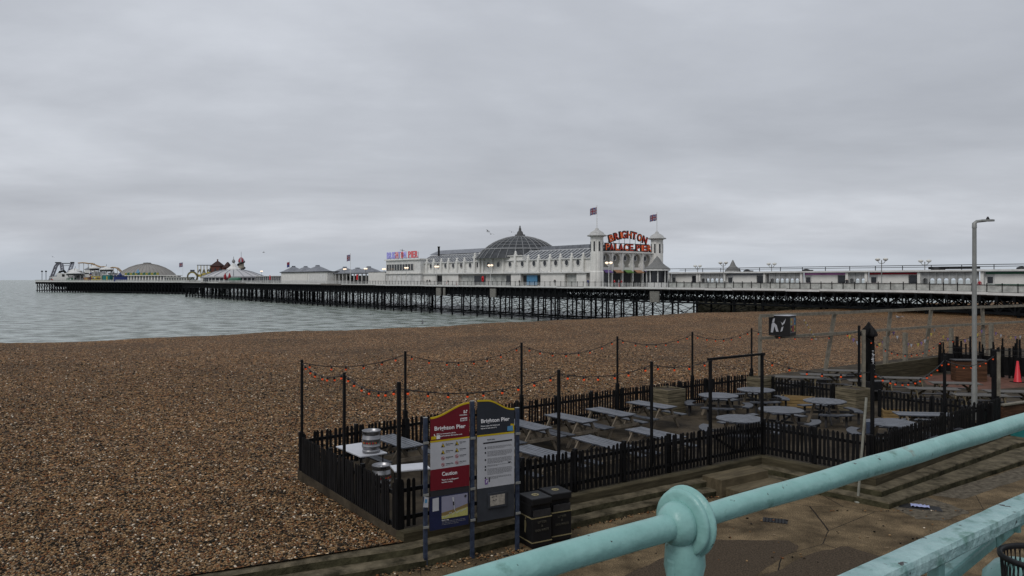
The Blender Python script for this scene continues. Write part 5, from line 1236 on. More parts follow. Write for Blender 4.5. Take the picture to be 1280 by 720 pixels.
# promenade shelter and stalls right of the pavilion
SO = 8.0; ZR = 7.0
sh = pthing('promenade_shelter', 'long white windbreak shelter with arched screens and a flat roof', 'shelter', 0, 0, 0)
xa_, xc_ = lx(838, SO), XE-1
b = MB(); b.box(((xa_+xc_)/2, SO+1.8, ZR+.12), (xc_-xa_, 5.2, .26)); b.build('roof', WHT2, sh)
b = MB(); b.beam((xa_, SO-.5, ZR+.98), (xc_, SO-.5, ZR+.98), .09, .10)
k = xa_
while k < xc_: b.box((k, SO-.5, ZR+.6), (.09, .09, .75)); k += 4.4
b.beam((xa_, SO+3, ZR+.75), (xc_, SO+3, ZR+.75), .08, .09); b.build('roof_rail', BLK2, sh)
b = MB(); k = lx(1185, SO); b.box((k, SO+2, ZR+.55), (7.5, .15, .35)); b.build('roof_screen', BLK2, sh)
for q in (lx(928, SO), lx(1002, SO), lx(1165, SO), lx(1272, SO)): b = MB(); b.lathe((q, SO+1.5, ZR+.25), [(.7, 0), (.65, .25), (.3, .4), (0, .45)], 8, sm=False); b.box((q+.8, SO+1.5, ZR+.35), (.9, .5, .25)); b.build('roof_vent', BLK2, sh)
ASC = mat('shaded_white_screen', (.33, .335, .33), .75, var=.3, scale=.9)  # white screens greyed: the shade on them is put into the colour
def arch_screen(a, c, n):
    xa_, xc_ = lx(a, SO), lx(c, SO); w = (xc_-xa_)/n
    for i in range(n):
        b = MB(); x = xa_+w*(i+.5); zt = ZR-.02; hw = w/2-.16; zs = ZR-1.35
        pts = [(hw*math.cos(t), zs+hw*.9*math.sin(t)) for t in np.linspace(0, PI, 9)]
        poly = [(-w/2, zt), (-w/2, DZ)]+[(-hw, DZ)]+pts[::-1]+[(hw, DZ), (w/2, DZ), (w/2, zt)]
        # split in two halves to stay simple polygons
        lft = [(-w/2, zt), (-w/2, DZ), (-hw, DZ)]+[p for p in pts[::-1] if p[0] <= 1e-6]+[(0, zt)]; rgt = [(-p[0], p[1]) for p in lft][::-1]
        for q in (lft, rgt): b.prism(q, ((x, SO, 0), (1, 0, 0), (0, 0, 1), (0, -1, 0)), 0, .14)
        b.box((x, SO-.07, DZ+.5), (w, .12, 1.0), mi=0)
        b.box((x-w/2, SO-.1, (DZ+ZR)/2), (.26, .26, ZR-DZ), mi=0)
        b.build('arch_screen', ASC, sh)
for a, c, n in ((877, 905, 5), (963, 1000, 6), (1062, 1083, 3), (1153, 1224, 8)): arch_screen(a, c, n)
for px in (838, 873, 876, 907, 957, 1003, 1060, 1084, 1150, 1229): MB().box((lx(px, SO), SO-.2, (DZ+ZR)/2), (.45, .5, ZR-DZ)).build('end_column', WHT, sh)
st_ = [(839, 872, None, 'white shuttered stall nearest the pavilion with a small dark window'), (908, 956, LBLU, 'long white stall with blue and grey ends under the shelter'), (1005, 1058, PNK, 'white stall with pink boards and two dark windows'), (1086, 1149, FRED, 'white stall with a dark red fascia and open counter'), (1231, 1310, GRN, 'white stall with a green counter at the right edge')]
for a, c, m, lb in st_:
    xa_, xc_ = lx(a, SO), lx(min(c, 1300), SO); w = xc_-xa_; t = pthing('pier_stall', lb, 'stall', (xa_+xc_)/2, SO, DZ, 'stalls along the promenade shelter')
    MB().box((0, 1.6, 1.42), (w, 3.0, 2.84)).build('wall', WHT2, t)
    b = MB(); b.box((0, .03, 1.75), (w*.62, .12, 1.5)); b.build('shutter', WHT, t)
    if m: 
        b = MB(); b.box((0, .0, 2.62), (w*.96, .16, .32)); b.build('fascia', m if m is not LBLU else GREYR, t)
        b = MB(); b.box((-w*.1, -.02, .55), (w*.7, .14, .75)); b.build('counter', m, t)
    for sg, ww in ((.38, .17), (-.40, .10)):
        b = MB(); b.box((w*sg, .04, 1.6), (w*ww, .14, 1.5 if sg > 0 else .9)); b.build('window', GLD, t)
# lamp standards
def lamp(px, o, ztop, label, lit=True, twin=True, h0=DZ):
    t = pthing('lamp_standard', label, 'lamp', lx(px, o), o, h0, 'twin lamps along the pier'); h = ztop-h0
    b = MB(); b.lathe((0, 0, 0), [(.14, 0), (.14, .5), (.08, .6), (.06, h-.1), (.1, h-.05), (0, h+.1)], 8); b.tube([(-.62, 0, h-.05), (-.4, 0, h-.4), (0, 0, h-.5), (.4, 0, h-.4), (.62, 0, h-.05)], .05, 5); b.build('pole', WHT2 if o < 4 and px < 900 else GALV, t)
    for sg in (-1, 1): b = MB(); b.lathe((sg*.62, 0, h), [(.12, -.1), (.34, .05), (.40, .22), (.28, .34), (0, .42)], 10); b.build('lamp_globe', LAMPW if lit else LAMPO, t)
LB = [(508, 1.2, 334.5, True, 'lit twin lamp in front of the square block with the window strip'), (546, 1.0, 333, True, 'lit twin lamp before the left end of the long pavilion'), (613, .8, 331.5, True, 'lit twin lamp before the pavilion, left of the dome centre'), (761, 1.0, 328.5, True, 'lit twin lamp in front of the arched facade'),
 (872, 9, 332.5, False, 'unlit twin lamp just right of the round kiosk'), (904, 1.5, 328.5, False, 'unlit twin lamp on the railing left of the small conical roof'), (964.5, 9, 330, False, 'unlit twin lamp above the shelter in its middle'), (1102, 1.5, 324.5, False, 'taller unlit twin lamp over the stall with red fascia'), (1156, 9, 326.5, False, 'unlit twin lamp above the row of arched screens'), (480, 2, 336, True, 'lit twin lamp at the low white link building'), (457, 5, 335.5, True, 'lit twin lamp behind the grey roofed shelters'), (431, 5, 336, True, 'lit twin lamp left of the tall flagpole'), (327, 5, 338.5, True, 'lit twin lamp right of the white conical roof')]
for px, o, py, lit, lb in LB: lamp(px, o, lz(px, py+1, o), lb, lit)
# life ring
t = pthing('life_ring', 'red life ring housing on the railing before the pavilion', 'life ring', lx(603.5, -.1), -.12, DZ+1.75)
b = MB(); b.lathe((0, 0, 0), [(.25, -.12), (.52, -.14), (.62, 0), (.52, .14), (.25, .12)], 14, rot=Matrix.Rotation(PI/2, 3, 'X'), sx=.8, sy=1.35); b.build('ring', REDM, t); MB().box((0, .08, -.95), (.08, .06, 1.6)).build('bracket', WHT2, t)

# low link building and grey roofed shelters
t = pthing('link_building', 'low plain white building linking the pavilion and the grey roofed shelters', 'building', (lx(461, 6)+lx(481, 4))/2, 5, DZ); w = lx(481, 5)-lx(460, 5)
MB().box((0, 4, lz(470, 340, 5)/2-DZ/2), (w, 8, lz(470, 340, 5)-DZ)).build('wall', WHT, t); MB().box((0, 4, lz(470, 340, 5)-DZ+.08), (w+.5, 8.4, .16)).build('roof', GREYR, t)
def pyr_roof(t, x, o, w, d, z0, z1, cap=True):
    b = MB(); e_ = []
    prof_ = [(1, 0), (.72, .22), (.48, .52), (.16, .86), (.14, .92)]
    vs = []
    for s, f in prof_:
        for sx, sy in ((-1, -1), (1, -1), (1, 1), (-1, 1)): vs.append((x+sx*w/2*s, o+sy*d/2*s, z0+(z1-z0)*f))
    b.add(vs, [(i*4+k, i*4+(k+1) % 4, (i+1)*4+(k+1) % 4, (i+1)*4+k) for i in range(4) for k in range(4)]+[(16, 17, 18, 19), (3, 2, 1, 0)])
    if cap: b.box((x, o, z1), (w*.13, d*.13, (z1-z0)*.16))
    b.build('roof', GREYR, t)
def sheds(pa, pb, o, ptop, closed, label, roofs):
    xa_, xc_ = lx(pa, o), lx(pb, o); w = xc_-xa_; xm = (xa_+xc_)/2; zt = lz((pa+pb)/2, ptop, o); t = pthing('grey_roofed_shelter', label, 'shelter', xm, o, DZ); h = zt-DZ
    if closed:
        MB().box((0, 5, h/2), (w, 10, h)).build('wall', WHT, t); MB().box((0, 5, h+.15), (w+1.0, 11, .3)).build('eaves', BLK2, t)
        MB().box((w*.10, -.05, h/2), (.3, .2, h)).build('corner_board', WHT2, t)
        MB().box((w*.31, -.04, h*.48), (w*.34, .1, h*.8)).build('shutter', WHT2, t)
    else:
        n = 12
        for k in range(n+1): MB().box((-w/2+w*k/n, 0, h/2), (.35, .35, h)).build('column', WHT2, t)
        MB().box((0, 5, h+.15), (w+1, 11, .3)).build('eaves', GREYR, t); MB().box((0, 5, h*.42), (w*.9, .2, h*.8)).build('screen', GLD, t)
    for (pp, w_, py) in roofs: pyr_roof(t, lx(pp, o+5)-xm, 5, w_, 9, h+.3, lz(pp, py, o+5)-DZ)
sheds(351.5, 409, 3, 340.5, True, 'white closed shed under three flared grey roofs', [(367, 8.5, 333), (382, 10, 333.2), (397, 11, 332)])
sheds(411, 468, 6, 342, False, 'open columned shelter under three flared grey roofs beside the tall flagpole', [(431, 9, 334), (447, 11, 335), (461, 9, 333.5)])
# conical fairground pavilion
cp = pthing('carousel_pavilion', 'broad white conical fairground roof with small cupola', 'pavilion', lx(292, 14), 14, DZ); Yc = PF_.Y(lx(292, 14), 14)
S_ = Yc/FP; b = MB(); b.lathe((0, 0, 0), [(37*S_, 2.6), (37*S_, 3.2), (22*S_, 13.2*S_), (12*S_, 15.5*S_)], 20, sm=False); b.build('roof', mat('pale_canvas_roof', (.40, .40, .41), .7, var=.2), cp)
b = MB(); b.lathe((0, 0, 0), [(35*S_, 0), (35*S_, 2.9)], 20); b.build('wall', WHT2, cp)
b = MB()
for k in range(20): a = 2*PI*k/20; b.tube([(r*math.cos(a), r*math.sin(a), z+.08) for r, z in ((37*S_, 3.2), (22*S_, 13.2*S_), (12*S_, 15.5*S_))], .16, 4)
b.build('roof_ribs', GREYR, cp)
b = MB()
for k in range(40): a = 2*PI*(k+.5)/40; b.box((35*S_*math.cos(a), 35*S_*math.sin(a), 1.5), (.15, 1.6, 2.0), a)
b.build('window', GLD, cp)
b = MB(); b.lathe((0, 0, 14.8*S_), [(9.6*S_, -.3), (8.5*S_, 2*S_), (5*S_, 4.6*S_), (2.2*S_, 8*S_), (.6*S_, 9.5*S_)], 12, sm=False); b.build('cupola', WHT2, cp)
b = MB(); b.lathe((0, 0, 24*S_), [(0, -.3), (1.5*S_, .3), (2.2*S_, 2.2*S_), (1.4*S_, 4*S_), (.4*S_, 5*S_), (.25*S_, 8*S_), (0, 8.6*S_)], 10); b.build('onion_finial', mat('grey_finial', (.2, .2, .2), .5), cp)
# helter skelter
hs = pthing('helter_skelter', 'helter skelter tower with red and white roof and dark spiral slide', 'slide tower', lx(301.5, 34), 34, DZ)
ht = lz(301.5, 322, 34)-DZ; b = MB(); b.lathe((0, 0, 0), [(2.3, 0), (1.5, ht*.85)], 12); b.build('tower', mat('cream_boards', (.3, .27, .22), .7), hs)
b = MB()
for k in range(12): b.lathe((0, 0, ht*.82), [(1.9, 0), (1.75, 1.2), (1.0, 2.4), (0, 3.0)], 1, k % 2, a0=2*PI*k/12, a1=2*PI*(k+1)/12)
b.build('roof', [FRED, FWHT], hs); b = MB(); b.tube([((2.6-.7*i/60)*math.cos(i*.33), (2.6-.7*i/60)*math.sin(i*.33), 1+i/60*ht*.78) for i in range(61)], .42, 6); b.build('slide', BLK2, hs); MB().tube([(0, 0, ht), (0, 0, ht+3.4)], .08, 5).build('finial', IRON, hs)
# haunted house
hh = pthing('ghost_train_house', 'red brown timbered house with steep gabled roofs behind the fairground', 'ride building', lx(272, 22), 22, DZ); S2 = PF_.Y(lx(272, 22), 22)/FP
b = MB(); b.box((0, 0, 10*S2), (12*S2, 6, 20*S2)); b.box((12*S2, 0, 9*S2), (7*S2, 5, 18*S2)); b.build('wall', BRK, hh)
b = MB()
for cx_r, w_, z0, z1 in ((0, 13*S2, 20*S2, 26*S2), (13*S2, 7*S2, 18*S2, 25*S2)): b.add([(cx_r-w_/2, -3.5, z0), (cx_r+w_/2, -3.5, z0), (cx_r+w_/2, 3.5, z0), (cx_r-w_/2, 3.5, z0), (cx_r-w_*.12, 0, z1), (cx_r+w_*.12, 0, z1)], [(0, 1, 5, 4), (1, 2, 5), (2, 3, 4, 5), (3, 0, 4)])
b.build('roof', mat('dark_gable_roof', (.05, .03, .028), .8), hh)
for k in range(3): MB().box((-3+k*3, -3.05, 15*S2), (1.0, .1, 2)).build('window', GLD, hh)
MB().box((0, 0, 26*S2), (.6, .6, 2.4)).build('chimney', BRK, hh)
# yellow coaster frame
yc_ = pthing('yellow_coaster', 'yellow and grey steel coaster frame with a flat upper track', 'roller coaster', lx(255, 18), 18, DZ); S3 = PF_.Y(lx(255, 18), 18)/FP
b = MB(); 
for k in range(6): x = (-8+k*4)*S3; b.tube([(x, 0, 0), (x, 0, 21*S3)], .22, 5); b.tube([(x, 4, 0), (x, 4, 21*S3)], .22, 5)
b.build('support', mat('dull_yellow_steel', (.32, .25, .06), .6), yc_)
b = MB(); b.beam((-9*S3, 0, 21*S3), (13*S3, 0, 21*S3), .5, .5); b.beam((-9*S3, 4, 21*S3), (13*S3, 4, 21*S3), .5, .5); b.tube([(-8*S3+16*S3*k/20, 1, (12+4*math.sin(k*.9))*S3) for k in range(21)], .35, 5); b.build('track', GREYR, yc_)
for k in range(3): MB().box(((-5+k*6)*S3, -.5, (8+k*1.5)*S3), (2.2, 1.2, 1.5)).build('car', YLP, yc_)
# loop ride
lr = pthing('loop_ride', 'small dark loop ride with yellow trim beside the yellow coaster', 'fairground ride', lx(240.5, 12), 12, DZ); S4 = PF_.Y(lx(240.5, 12), 12)/FP
b = MB(); b.tube([(6.2*S4*math.cos(a), 0, 6.6*S4+6.2*S4*math.sin(a)) for a in np.linspace(0, 2*PI, 25)], .45, 6); b.build('loop', mat('dark_olive_steel', (.10, .09, .06), .6), lr)
b = MB(); b.tube([(5.1*S4*math.cos(a), -.3, 6.6*S4+5.1*S4*math.sin(a)) for a in np.linspace(.3, 2.6, 12)], .22, 5); b.build('trim', YLP, lr); MB().box((0, 0, 14.2*S4), (2.6, .4, 1.0)).build('name_board', NAVY, lr)
b = MB(); b.beam((-5*S4, 0, 0), (0, 0, 6*S4), .3, .3); b.beam((5*S4, 0, 0), (0, 0, 6*S4), .3, .3); b.build('support', IRON, lr)
# green tank, red parasols, long low white hut
tk = pthing('green_tank', 'dark green horizontal tank at the railing before the conical roof', 'tank', lx(293.5, 2), 2, DZ); S5 = PF_.Y(lx(293, 2), 2)/FP
b = MB(); b.lathe((0, 0, 3.4*S5), [(0, -6.5*S5), (2.6*S5, -6.5*S5), (3.2*S5, -5.8*S5), (3.2*S5, 5.8*S5), (2.6*S5, 6.5*S5), (0, 6.5*S5)], 16, rot=RX); b.build('shell', GRN, tk)
for k in (-1, 1): MB().box((k*4*S5, 0, .3), (.5, 2.2, .8)).build('saddle', IRON, tk)
for px in (281.5, 287):
    t = pthing('red_parasol', 'closed tall red parasol, %s of a pair left of the green tank' % ('left' if px < 285 else 'right'), 'parasol', lx(px, 3), 3, DZ); MB().lathe((0, 0, 0), [(.08, 0), (.08, 1.5), (.75, 1.9), (.6, 3.5), (.2, 4.6), (0, 4.9)], 8).build('canopy', FRED, t)
for px, lb in ((337.5, 'red banner near the conical roof'), (446.5, 'red banner beside the tall flagpole')):
    t = pthing('red_banner', 'short '+lb, 'banner', lx(px, 3), 3, DZ); MB().box((0, 0, 2.4), (1.1, .1, 1.9)).build('cloth', REDM, t); MB().tube([(-.6, .1, 0), (-.6, .1, 3.5)], .06, 5).build('pole', IRON, t)
t = pthing('white_hut', 'long low white hut at the left foot of the conical roof', 'hut', lx(258, 3), 3, DZ); S6 = PF_.Y(lx(258, 3), 3)/FP; MB().box((0, 2.5, 3*S6), (20*S6, 5, 6*S6)).build('wall', WHT2, t); MB().box((0, 2.5, 6.2*S6), (20.6*S6, 5.6, .25)).build('roof', GREYR, t)
t = pthing('glazed_arcade', 'low glazed arcade between the conical roof and the white shed', 'arcade', lx(335, 5), 5, DZ); w = lx(351, 5)-lx(318, 5)
MB().box((0, 2, 1.5), (w, 3, 3)).build('glazing', GLD, t); MB().box((0, 2, 3.1), (w+.5, 4, .25)).build('roof', WHT2, t)
for k in range(14): MB().box((-w/2+w*k/13, .4, 1.5), (.25, .25, 3)).build('mullion', WHT2, t)

# ---------------------------------------------------------------- pier head, set back to the left
HF = Fr((-217, 500), (.856, -.519)); HZ = HF.rz
def hx(px, o=0): return HF.x(px, o)
def hz_(px, py, o=0): return HF.z(px, py, o)
def hthing(name, label, cat, px, o, group=None, z=DZ): return thing(name, label, cat, HF.w(hx(px, o), o, z), HZ, group)
XA, XB = hx(44), hx(231)
hd = thing('outer_pier', 'wide dark legged end of the pier carrying the fairground', 'pier', HF.w(0, 0, 0), HZ)
MB().box(((XA+XB)/2, 35, DZ-.3), (XB-XA, 70, .6)).build('deck', mat('head_deck', (.12, .11, .10), .85, var=.3), hd)
MB().box(((XA+XB)/2, -.05, DZ-.15), (XB-XA, .3, .5)).build('fascia', WHT2, hd)
b = MB(); x = XA+2
b.box(((XA+XB)/2+8, 6, DZ-2.4), (XB-XA-16, .3, 3.6)); b.box(((XA+XB)/2, 1, DZ-1.3), (XB-XA, .25, 1.4)); b.box((XA+.5, 30, DZ-1.3), (.3, 60, 1.4)); b.build('girder', IRON, hd)
b = MB(); x = XA+2
while x < XB+1:
    for o in (.5, 6, 12, 20, 30): b.tube([(x+random.uniform(-.6, .6), o, DZ-1), (x, o, -5)], .38, 6)
    b.beam((x, .5, DZ-2), (x+4.4, .5, -3), .22, .3); b.beam((x+4.4, 5, DZ-2), (x, 5, -3), .22, .3); b.beam((x, 9, DZ-2), (x+4.4, 9, -3.5), .3, .4); x += 3.6
tag(b.build('column', IRON, hd), kind='stuff')
b = MB(); b.box(((XA+XB)/2+10, 12, -1.2), (XB-XA-24, .5, 4.4)); b.box(((XA+XB)/2, .6, -3.0), (XB-XA, .3, .5)); b.build('fender', IRONG, hd)
b, q = MB(), MB(); x = XA
while x < XB: b.box((x, 0, DZ+.7), (.16, .16, 1.4)); x += 2.6
q.beam((XA, 0, DZ+1.3), (XB, 0, DZ+1.3), .1, .14); q.beam((XA, .1, DZ+.55), (XB, .1, DZ+.55), .05, .75); o_ = b.build('railing', WHT2, hd); q.build('railing_panel', PANG, o_)
def S_at(px, o): return HF.Y(hx(px, o), o)/FP
# shallow grey dome hall
S = S_at(184, 26); dm = hthing('dome_hall', 'great shallow grey dome over a colonnaded hall on the pier head', 'domed hall', 184, 26)
b = MB(); b.lathe((0, 0, 0), [(35*S, 6*S), (32.5*S, 9*S), (27*S, 13.5*S), (20*S, 17.6*S), (12*S, 20.6*S), (5*S, 22*S), (5*S, 22.6*S), (0, 22.9*S)], 40); b.build('dome', BIGD, dm)
b = MB()
for k in range(40): a = 2*PI*k/40; b.tube([((r+.05)*math.cos(a), (r+.05)*math.sin(a), z+.1) for r, z in ((32.5*S, 9*S), (27*S, 13.5*S), (20*S, 17.6*S), (12*S, 20.6*S), (5*S, 22*S))], .10, 3)
b.build('dome_seams', mat('dome_seam', (.19, .182, .17), .7), dm); MB().lathe((0, 0, 22.6*S), [(4.5*S, 0), (4.5*S, .8*S), (0, 1.1*S)], 16).build('vent_cap', BLK2, dm)
t = hthing('colonnade', 'white colonnade with dark bays under the yellow lettered board at the dome', 'colonnade', 182, 4); w = 70*S_at(182, 4); Sx = S_at(182, 4)
MB().box((0, 2, 3.6*Sx), (w, 3, 7.2*Sx)).build('dark_bays', GREYR, t); MB().box((0, 1.5, 7.6*Sx), (w+1, 5, .7*Sx)).build('roof', WHT, t)
for k in range(21): MB().box((-w/2+w*k/20, .2, 3.6*Sx), (.75, .5, 7.2*Sx)).build('column', WHT, t)
b = MB()
for k in range(13): xx = (-25+k*3.15)*Sx; b.prism([(xx, 8.4*Sx), (xx+2.7*Sx, 8.4*Sx), (xx+2.4*Sx, 11.2*Sx+.3*(k % 2)), (xx+.3*Sx, 11*Sx)], ((0, 0, 0), (1, 0, 0), (0, 0, 1), (0, -1, 0)), 0, .3, k % 2)
b.build('letter_board', [mat('olive_yellow', (.24, .22, .03), .6), GRN], t)
MB().lathe((-9*Sx, 0, 11*Sx), [(2.2*Sx, 0), (1.2*Sx, 2*Sx), (0, 5*Sx)], 5, sm=False).build('blue_peak', LBLU, t)
# long low range right of the dome
t = hthing('low_arcade', 'long low white arcade between the dome and the loop ride', 'arcade', 222, 3); Sx = S_at(222, 3); w = 26*Sx
MB().box((0, 2, 2.8*Sx), (w, 4, 5.6*Sx)).build('wall', PANG, t); MB().box((0, 2, 5.8*Sx), (w+1, 5, .5*Sx)).build('roof', WHT, t)
for k in range(9): MB().box((-w/2+w*(k+.5)/9, -.05, 3.2*Sx), (1.0*Sx, .2, 2.6*Sx)).build('window', GLD, t)
flagpole(228.5, 3, DZ, hz_(228.5, 327.5, 3), 'white flagpole with union flag at the step in the pier', True, 4.0, HF)
# drop tower ride: two leaning lattice legs and a bridge
S = S_at(78, 12); rd = hthing('lattice_ride', 'dark lattice thrill ride with two leaning legs at the far end', 'fairground ride', 78, 12)
def lattice(b, pts, wd, m=0):
    for sx in (-1, 1): b.tube([(p[0]+sx*wd/2, 0, p[1]) for p in pts], .62, 5)
    for (p, q) in zip(pts[:-1], pts[1:]):
        n = max(2, int(math.hypot(q[0]-p[0], q[1]-p[1])/2.2))
        for i in range(n):
            a, c = lerp(p, q, i/n), lerp(p, q, (i+1)/n); sg = 1 if i % 2 else -1; b.tube([(a[0]-sg*wd/2, 0, a[1]), (c[0]+sg*wd/2, 0, c[1])], .36, 4)
b = MB(); lattice(b, [(-16*S, 1*S), (-12*S, 10*S), (-8.5*S, 19*S), (-6*S, 22*S), (-3*S, 23*S), (-1*S, 21*S), (0, 14*S)], 3.0*S); b.build('left_leg', mat('ride_steel_purple_grey', (.17, .17, .20), .6), rd)
b = MB(); lattice(b, [(13*S, 23*S), (11*S, 17*S), (8*S, 9*S), (4*S, 2*S)], 3.4*S); b.build('right_leg', mat('ride_steel_grey', (.22, .23, .27), .6), rd)
b = MB(); b.beam((-3*S, 0, 22.5*S), (13*S, 0, 22.5*S), .5, .6); b.beam((-3*S, 0, 19.5*S), (13*S, 0, 19.8*S), .3, .3); b.box((-5.5*S, 0, 23.5*S), (7*S, 1.4, 1.2*S)); b.box((13*S, 0, 23.6*S), (4*S, 1.4, 1.3*S)); b.build('bridge', IRON, rd)
b = MB(); b.tube([(-5*S, -1, 6*S), (-2*S, -1, 12*S), (3*S, -1, 13*S), (7*S, -1, 9*S)], .9, 6); b.build('swing_arm', IRON, rd)
# white station building
t = hthing('ride_station', 'white stepped ride station with one dark window below the lattice ride', 'ride building', 76, 5); S = S_at(76, 5)
MB().box((0, 3, 3.5*S), (22*S, 6, 5*S)).build('wall', WHT2, t); MB().box((2*S, 3, 8*S), (15*S, 5.6, 5*S)).build('upper_wall', WHT2, t); MB().box((3.2*S, -.05, 7.5*S), (3*S, .3, 3*S)).build('window', BLK2, t); MB().box((0, -.1, .9*S), (24*S, .4, 1.1*S)).build('plinth', BLK2, t)
MB().box((-11*S, 0, 1.6*S), (2*S, 1, 2*S)).build('red_sign', REDM, t)
# canopies
for (px, o, r, z, lb) in ((93, 6, 9.5, 11.5, 'broad white canopy with dark band right of the ride station'), (118, 9, 6, 18, 'small raised white canopy in the middle of the fairground'), (133, 7, 8, 16.5, 'white saucer canopy right of the raised one'), (94, 16, 8, 14, 'rear white canopy peak behind the lattice ride'), (119, 14, 7, 11.6, 'lower grey canopy under the raised one')):
    S = S_at(px, o); t = hthing('ride_canopy', lb, 'canopy', px, o, 'white fairground canopies')
    b = MB(); b.lathe((0, 0, 0), [(r*S, (z-2)*S), (r*S, (z-.9)*S), (r*.55*S, (z+.6)*S), (.5*S, (z+2.2)*S), (0, (z+2.4)*S)], 16, sm=False); b.build('canopy_top', WHT2, t)
    b = MB(); b.lathe((0, 0, 0), [(r*.92*S, (z-4)*S), (r*.98*S, (z-2)*S)], 16); b.build('dark_band', GLD, t)
    for k in range(6): a = k*PI/3; MB().tube([(r*.8*S*math.cos(a), r*.8*S*math.sin(a), 0), (r*.8*S*math.cos(a), r*.8*S*math.sin(a), (z-2)*S)], .3, 5).build('post', WHT2, t)
    MB().tube([(0, 0, (z+2.2)*S), (0, 0, (z+5)*S)], .14, 4).build('mast', IRON, t)
for (px, o, w, h, band, lb) in ((96, 10, 22, 9.5, 5.5, 'wide white ride building with a dark band below the broad canopy'), (110, 13, 9, 15, 10, 'narrow tall white ride building in the middle of the fairground'), (122, 11, 15, 11, 7.5, 'grey white ride building behind the colourful booths'), (139, 9, 7, 10, 6, 'small cream ride building left of the dark blue booth'), (69, 9, 14, 6, 3, 'low white ride building under the left lattice leg')):
    S = S_at(px, o); t = hthing('ride_hall', lb, 'ride building', px, o, 'white ride buildings on the pier head'); t.rotation_euler.z = R(-4)
    MB().box((0, 2, h*S/2), (w*S, 4, h*S)).build('wall', WHT2, t); MB().box((0, -.05, band*S), (w*S*.92, .25, 1.3*S)).build('dark_band', GLD, t); MB().box((0, 2, h*S+.15), (w*S+.8, 4.6, .4)).build('roof', GREYR, t)
    b = MB()
    for k in range(5): x = (-w/2+w*(k+.5)/5)*S; b.tube([(x, 1, h*S), (x, 1, (h+1.5+k % 3)*S)], .16, 4)
    b.beam((-w*S*.45, 1, (h+1.4)*S), (w*S*.45, 1, (h+1.6)*S), .2, .25); b.build('roof_rail', IRON, t)
# coaster track sweeping over the canopies
S = S_at(115, 22); t = hthing('coaster_track', 'tan roller coaster track sweeping down towards the dome', 'roller coaster', 115, 22)
cp_ = [(-18, 23), (-12, 23.4), (-6, 22.4), (-2, 22.6), (4, 20), (10, 18), (15, 18.4), (20, 16), (27, 17.6), (32, 16.6), (37, 12), (39, 8)]
for dy in (0, 2.5): MB().tube([(x*S, dy, z*S) for x, z in cp_], .42, 5).build('rail', TAN, t)
b = MB()
for x, z in cp_:
    b.tube([(x*S, 1, 0), (x*S, 1, z*S)], .28, 4)
    b.tube([(x*S-1.5, 1, 0), (x*S, 1, z*S*.7)], .16, 4)
b.build('support', WHT2, t); b = MB()
for i in range(len(cp_)-1):
    for f in (0, .33, .66): p = lerp(cp_[i], cp_[i+1], f); b.box((p[0]*S, 1.2, p[1]*S), (.3, 3.4, .3))
b.build('sleepers', TAN, t)
# painted booths
for (px, w, h, o, m, mt, lb) in ((107.5, 6, 5.5, 2, ORA, YLP, 'orange and yellow painted booth left of the blue column'), (120.5, 14, 7, 3, YLP, GRN, 'yellow green and blue painted ride front'), (132.5, 9, 8.2, 2.5, TEAL, YLP, 'teal box booth with a yellow stripe'), (152, 20, 6.5, 2.2, BLU, NAVY, 'dark blue castle style booth left of the dome'), (87, 8, 4.5, 2, GRN, WHT2, 'small dark green booth beside the ride station')):
    S = S_at(px, o); t = hthing('painted_booth', lb, 'booth', px, o)
    MB().box((0, 2, h*S/2), (w*S, 4, h*S)).build('wall', m, t); MB().box((0, 2, h*S+.1), (w*S+.5, 4.5, .3)).build('roof', WHT2 if m is not BLU else NAVY, t)
    if m is BLU:
        for k in range(7): MB().box((-w*S/2+w*S*(k+.5)/7, .3, h*S+.5), (w*S/14, .6, .9)).build('battlement', BLU, t)
        MB().lathe((-4*S, 2, h*S), [(2.8*S, 0), (2.4*S, 2*S), (0, 5*S)], 6, sm=False).build('peak', BLU, t)
    elif w > 10:
        for k in range(7): MB().lathe((-w*S/2+w*S*(k+.5)/7, -.1, h*S*.6), [(0, -.3), (.9*S, -.3), (.9*S, .1), (0, .1)], 8, rot=Matrix.Rotation(PI/2, 3, 'X')).build('medallion', (FRED, LBLU, WHT2, YLP, BLU, ORA, GRN)[k], t)
    else: MB().box((w*S*.15, -.1, h*S*.5), (w*S*.2, .3, h*S*.6)).build('stripe', mt, t)
S = S_at(113.5, 2); t = hthing('blue_column', 'slim dark blue column with an orange cap between the painted booths', 'column ride', 113.5, 2); MB().lathe((0, 0, 0), [(.9*S, 0), (.7*S, 9*S), (1.5*S, 9.3*S), (0, 12*S)], 8).build('shaft', BLU, t); MB().box((0, -.3, 8*S), (2.6*S, .5, 1.1*S)).build('cap', ORA, t)
for px, lb in ((52.5, 'thin lamp post furthest left on the pier head'), (57.5, 'thin lamp post second from the far left end')):
    S = S_at(px, 5); t = hthing('head_lamp', lb, 'lamp', px, 5); MB().tube([(0, 0, 0), (0, 0, 12*S)], .2, 5).build('pole', IRON, t); MB().lathe((0, 0, 12*S), [(0, -.3), (.8, 0), (.5, .8), (0, 1)], 6).build('lamp_globe', IRON, t)

for o_ in COL.objects:
    k_ = o_.name.split('.')[0]
    if k_ in ('ghost_train_house', 'yellow_coaster', 'loop_ride', 'lattice_ride', 'ride_station', 'coaster_track', 'painted_booth', 'blue_column', 'helter_skelter', 'ride_canopy'): o_.rotation_euler.z = R(-4)
    if k_ in ('colonnade', 'low_arcade'): o_.scale.x = 1.75
    if k_ in ('white_hut', 'green_tank'): o_.scale.x = 2.6
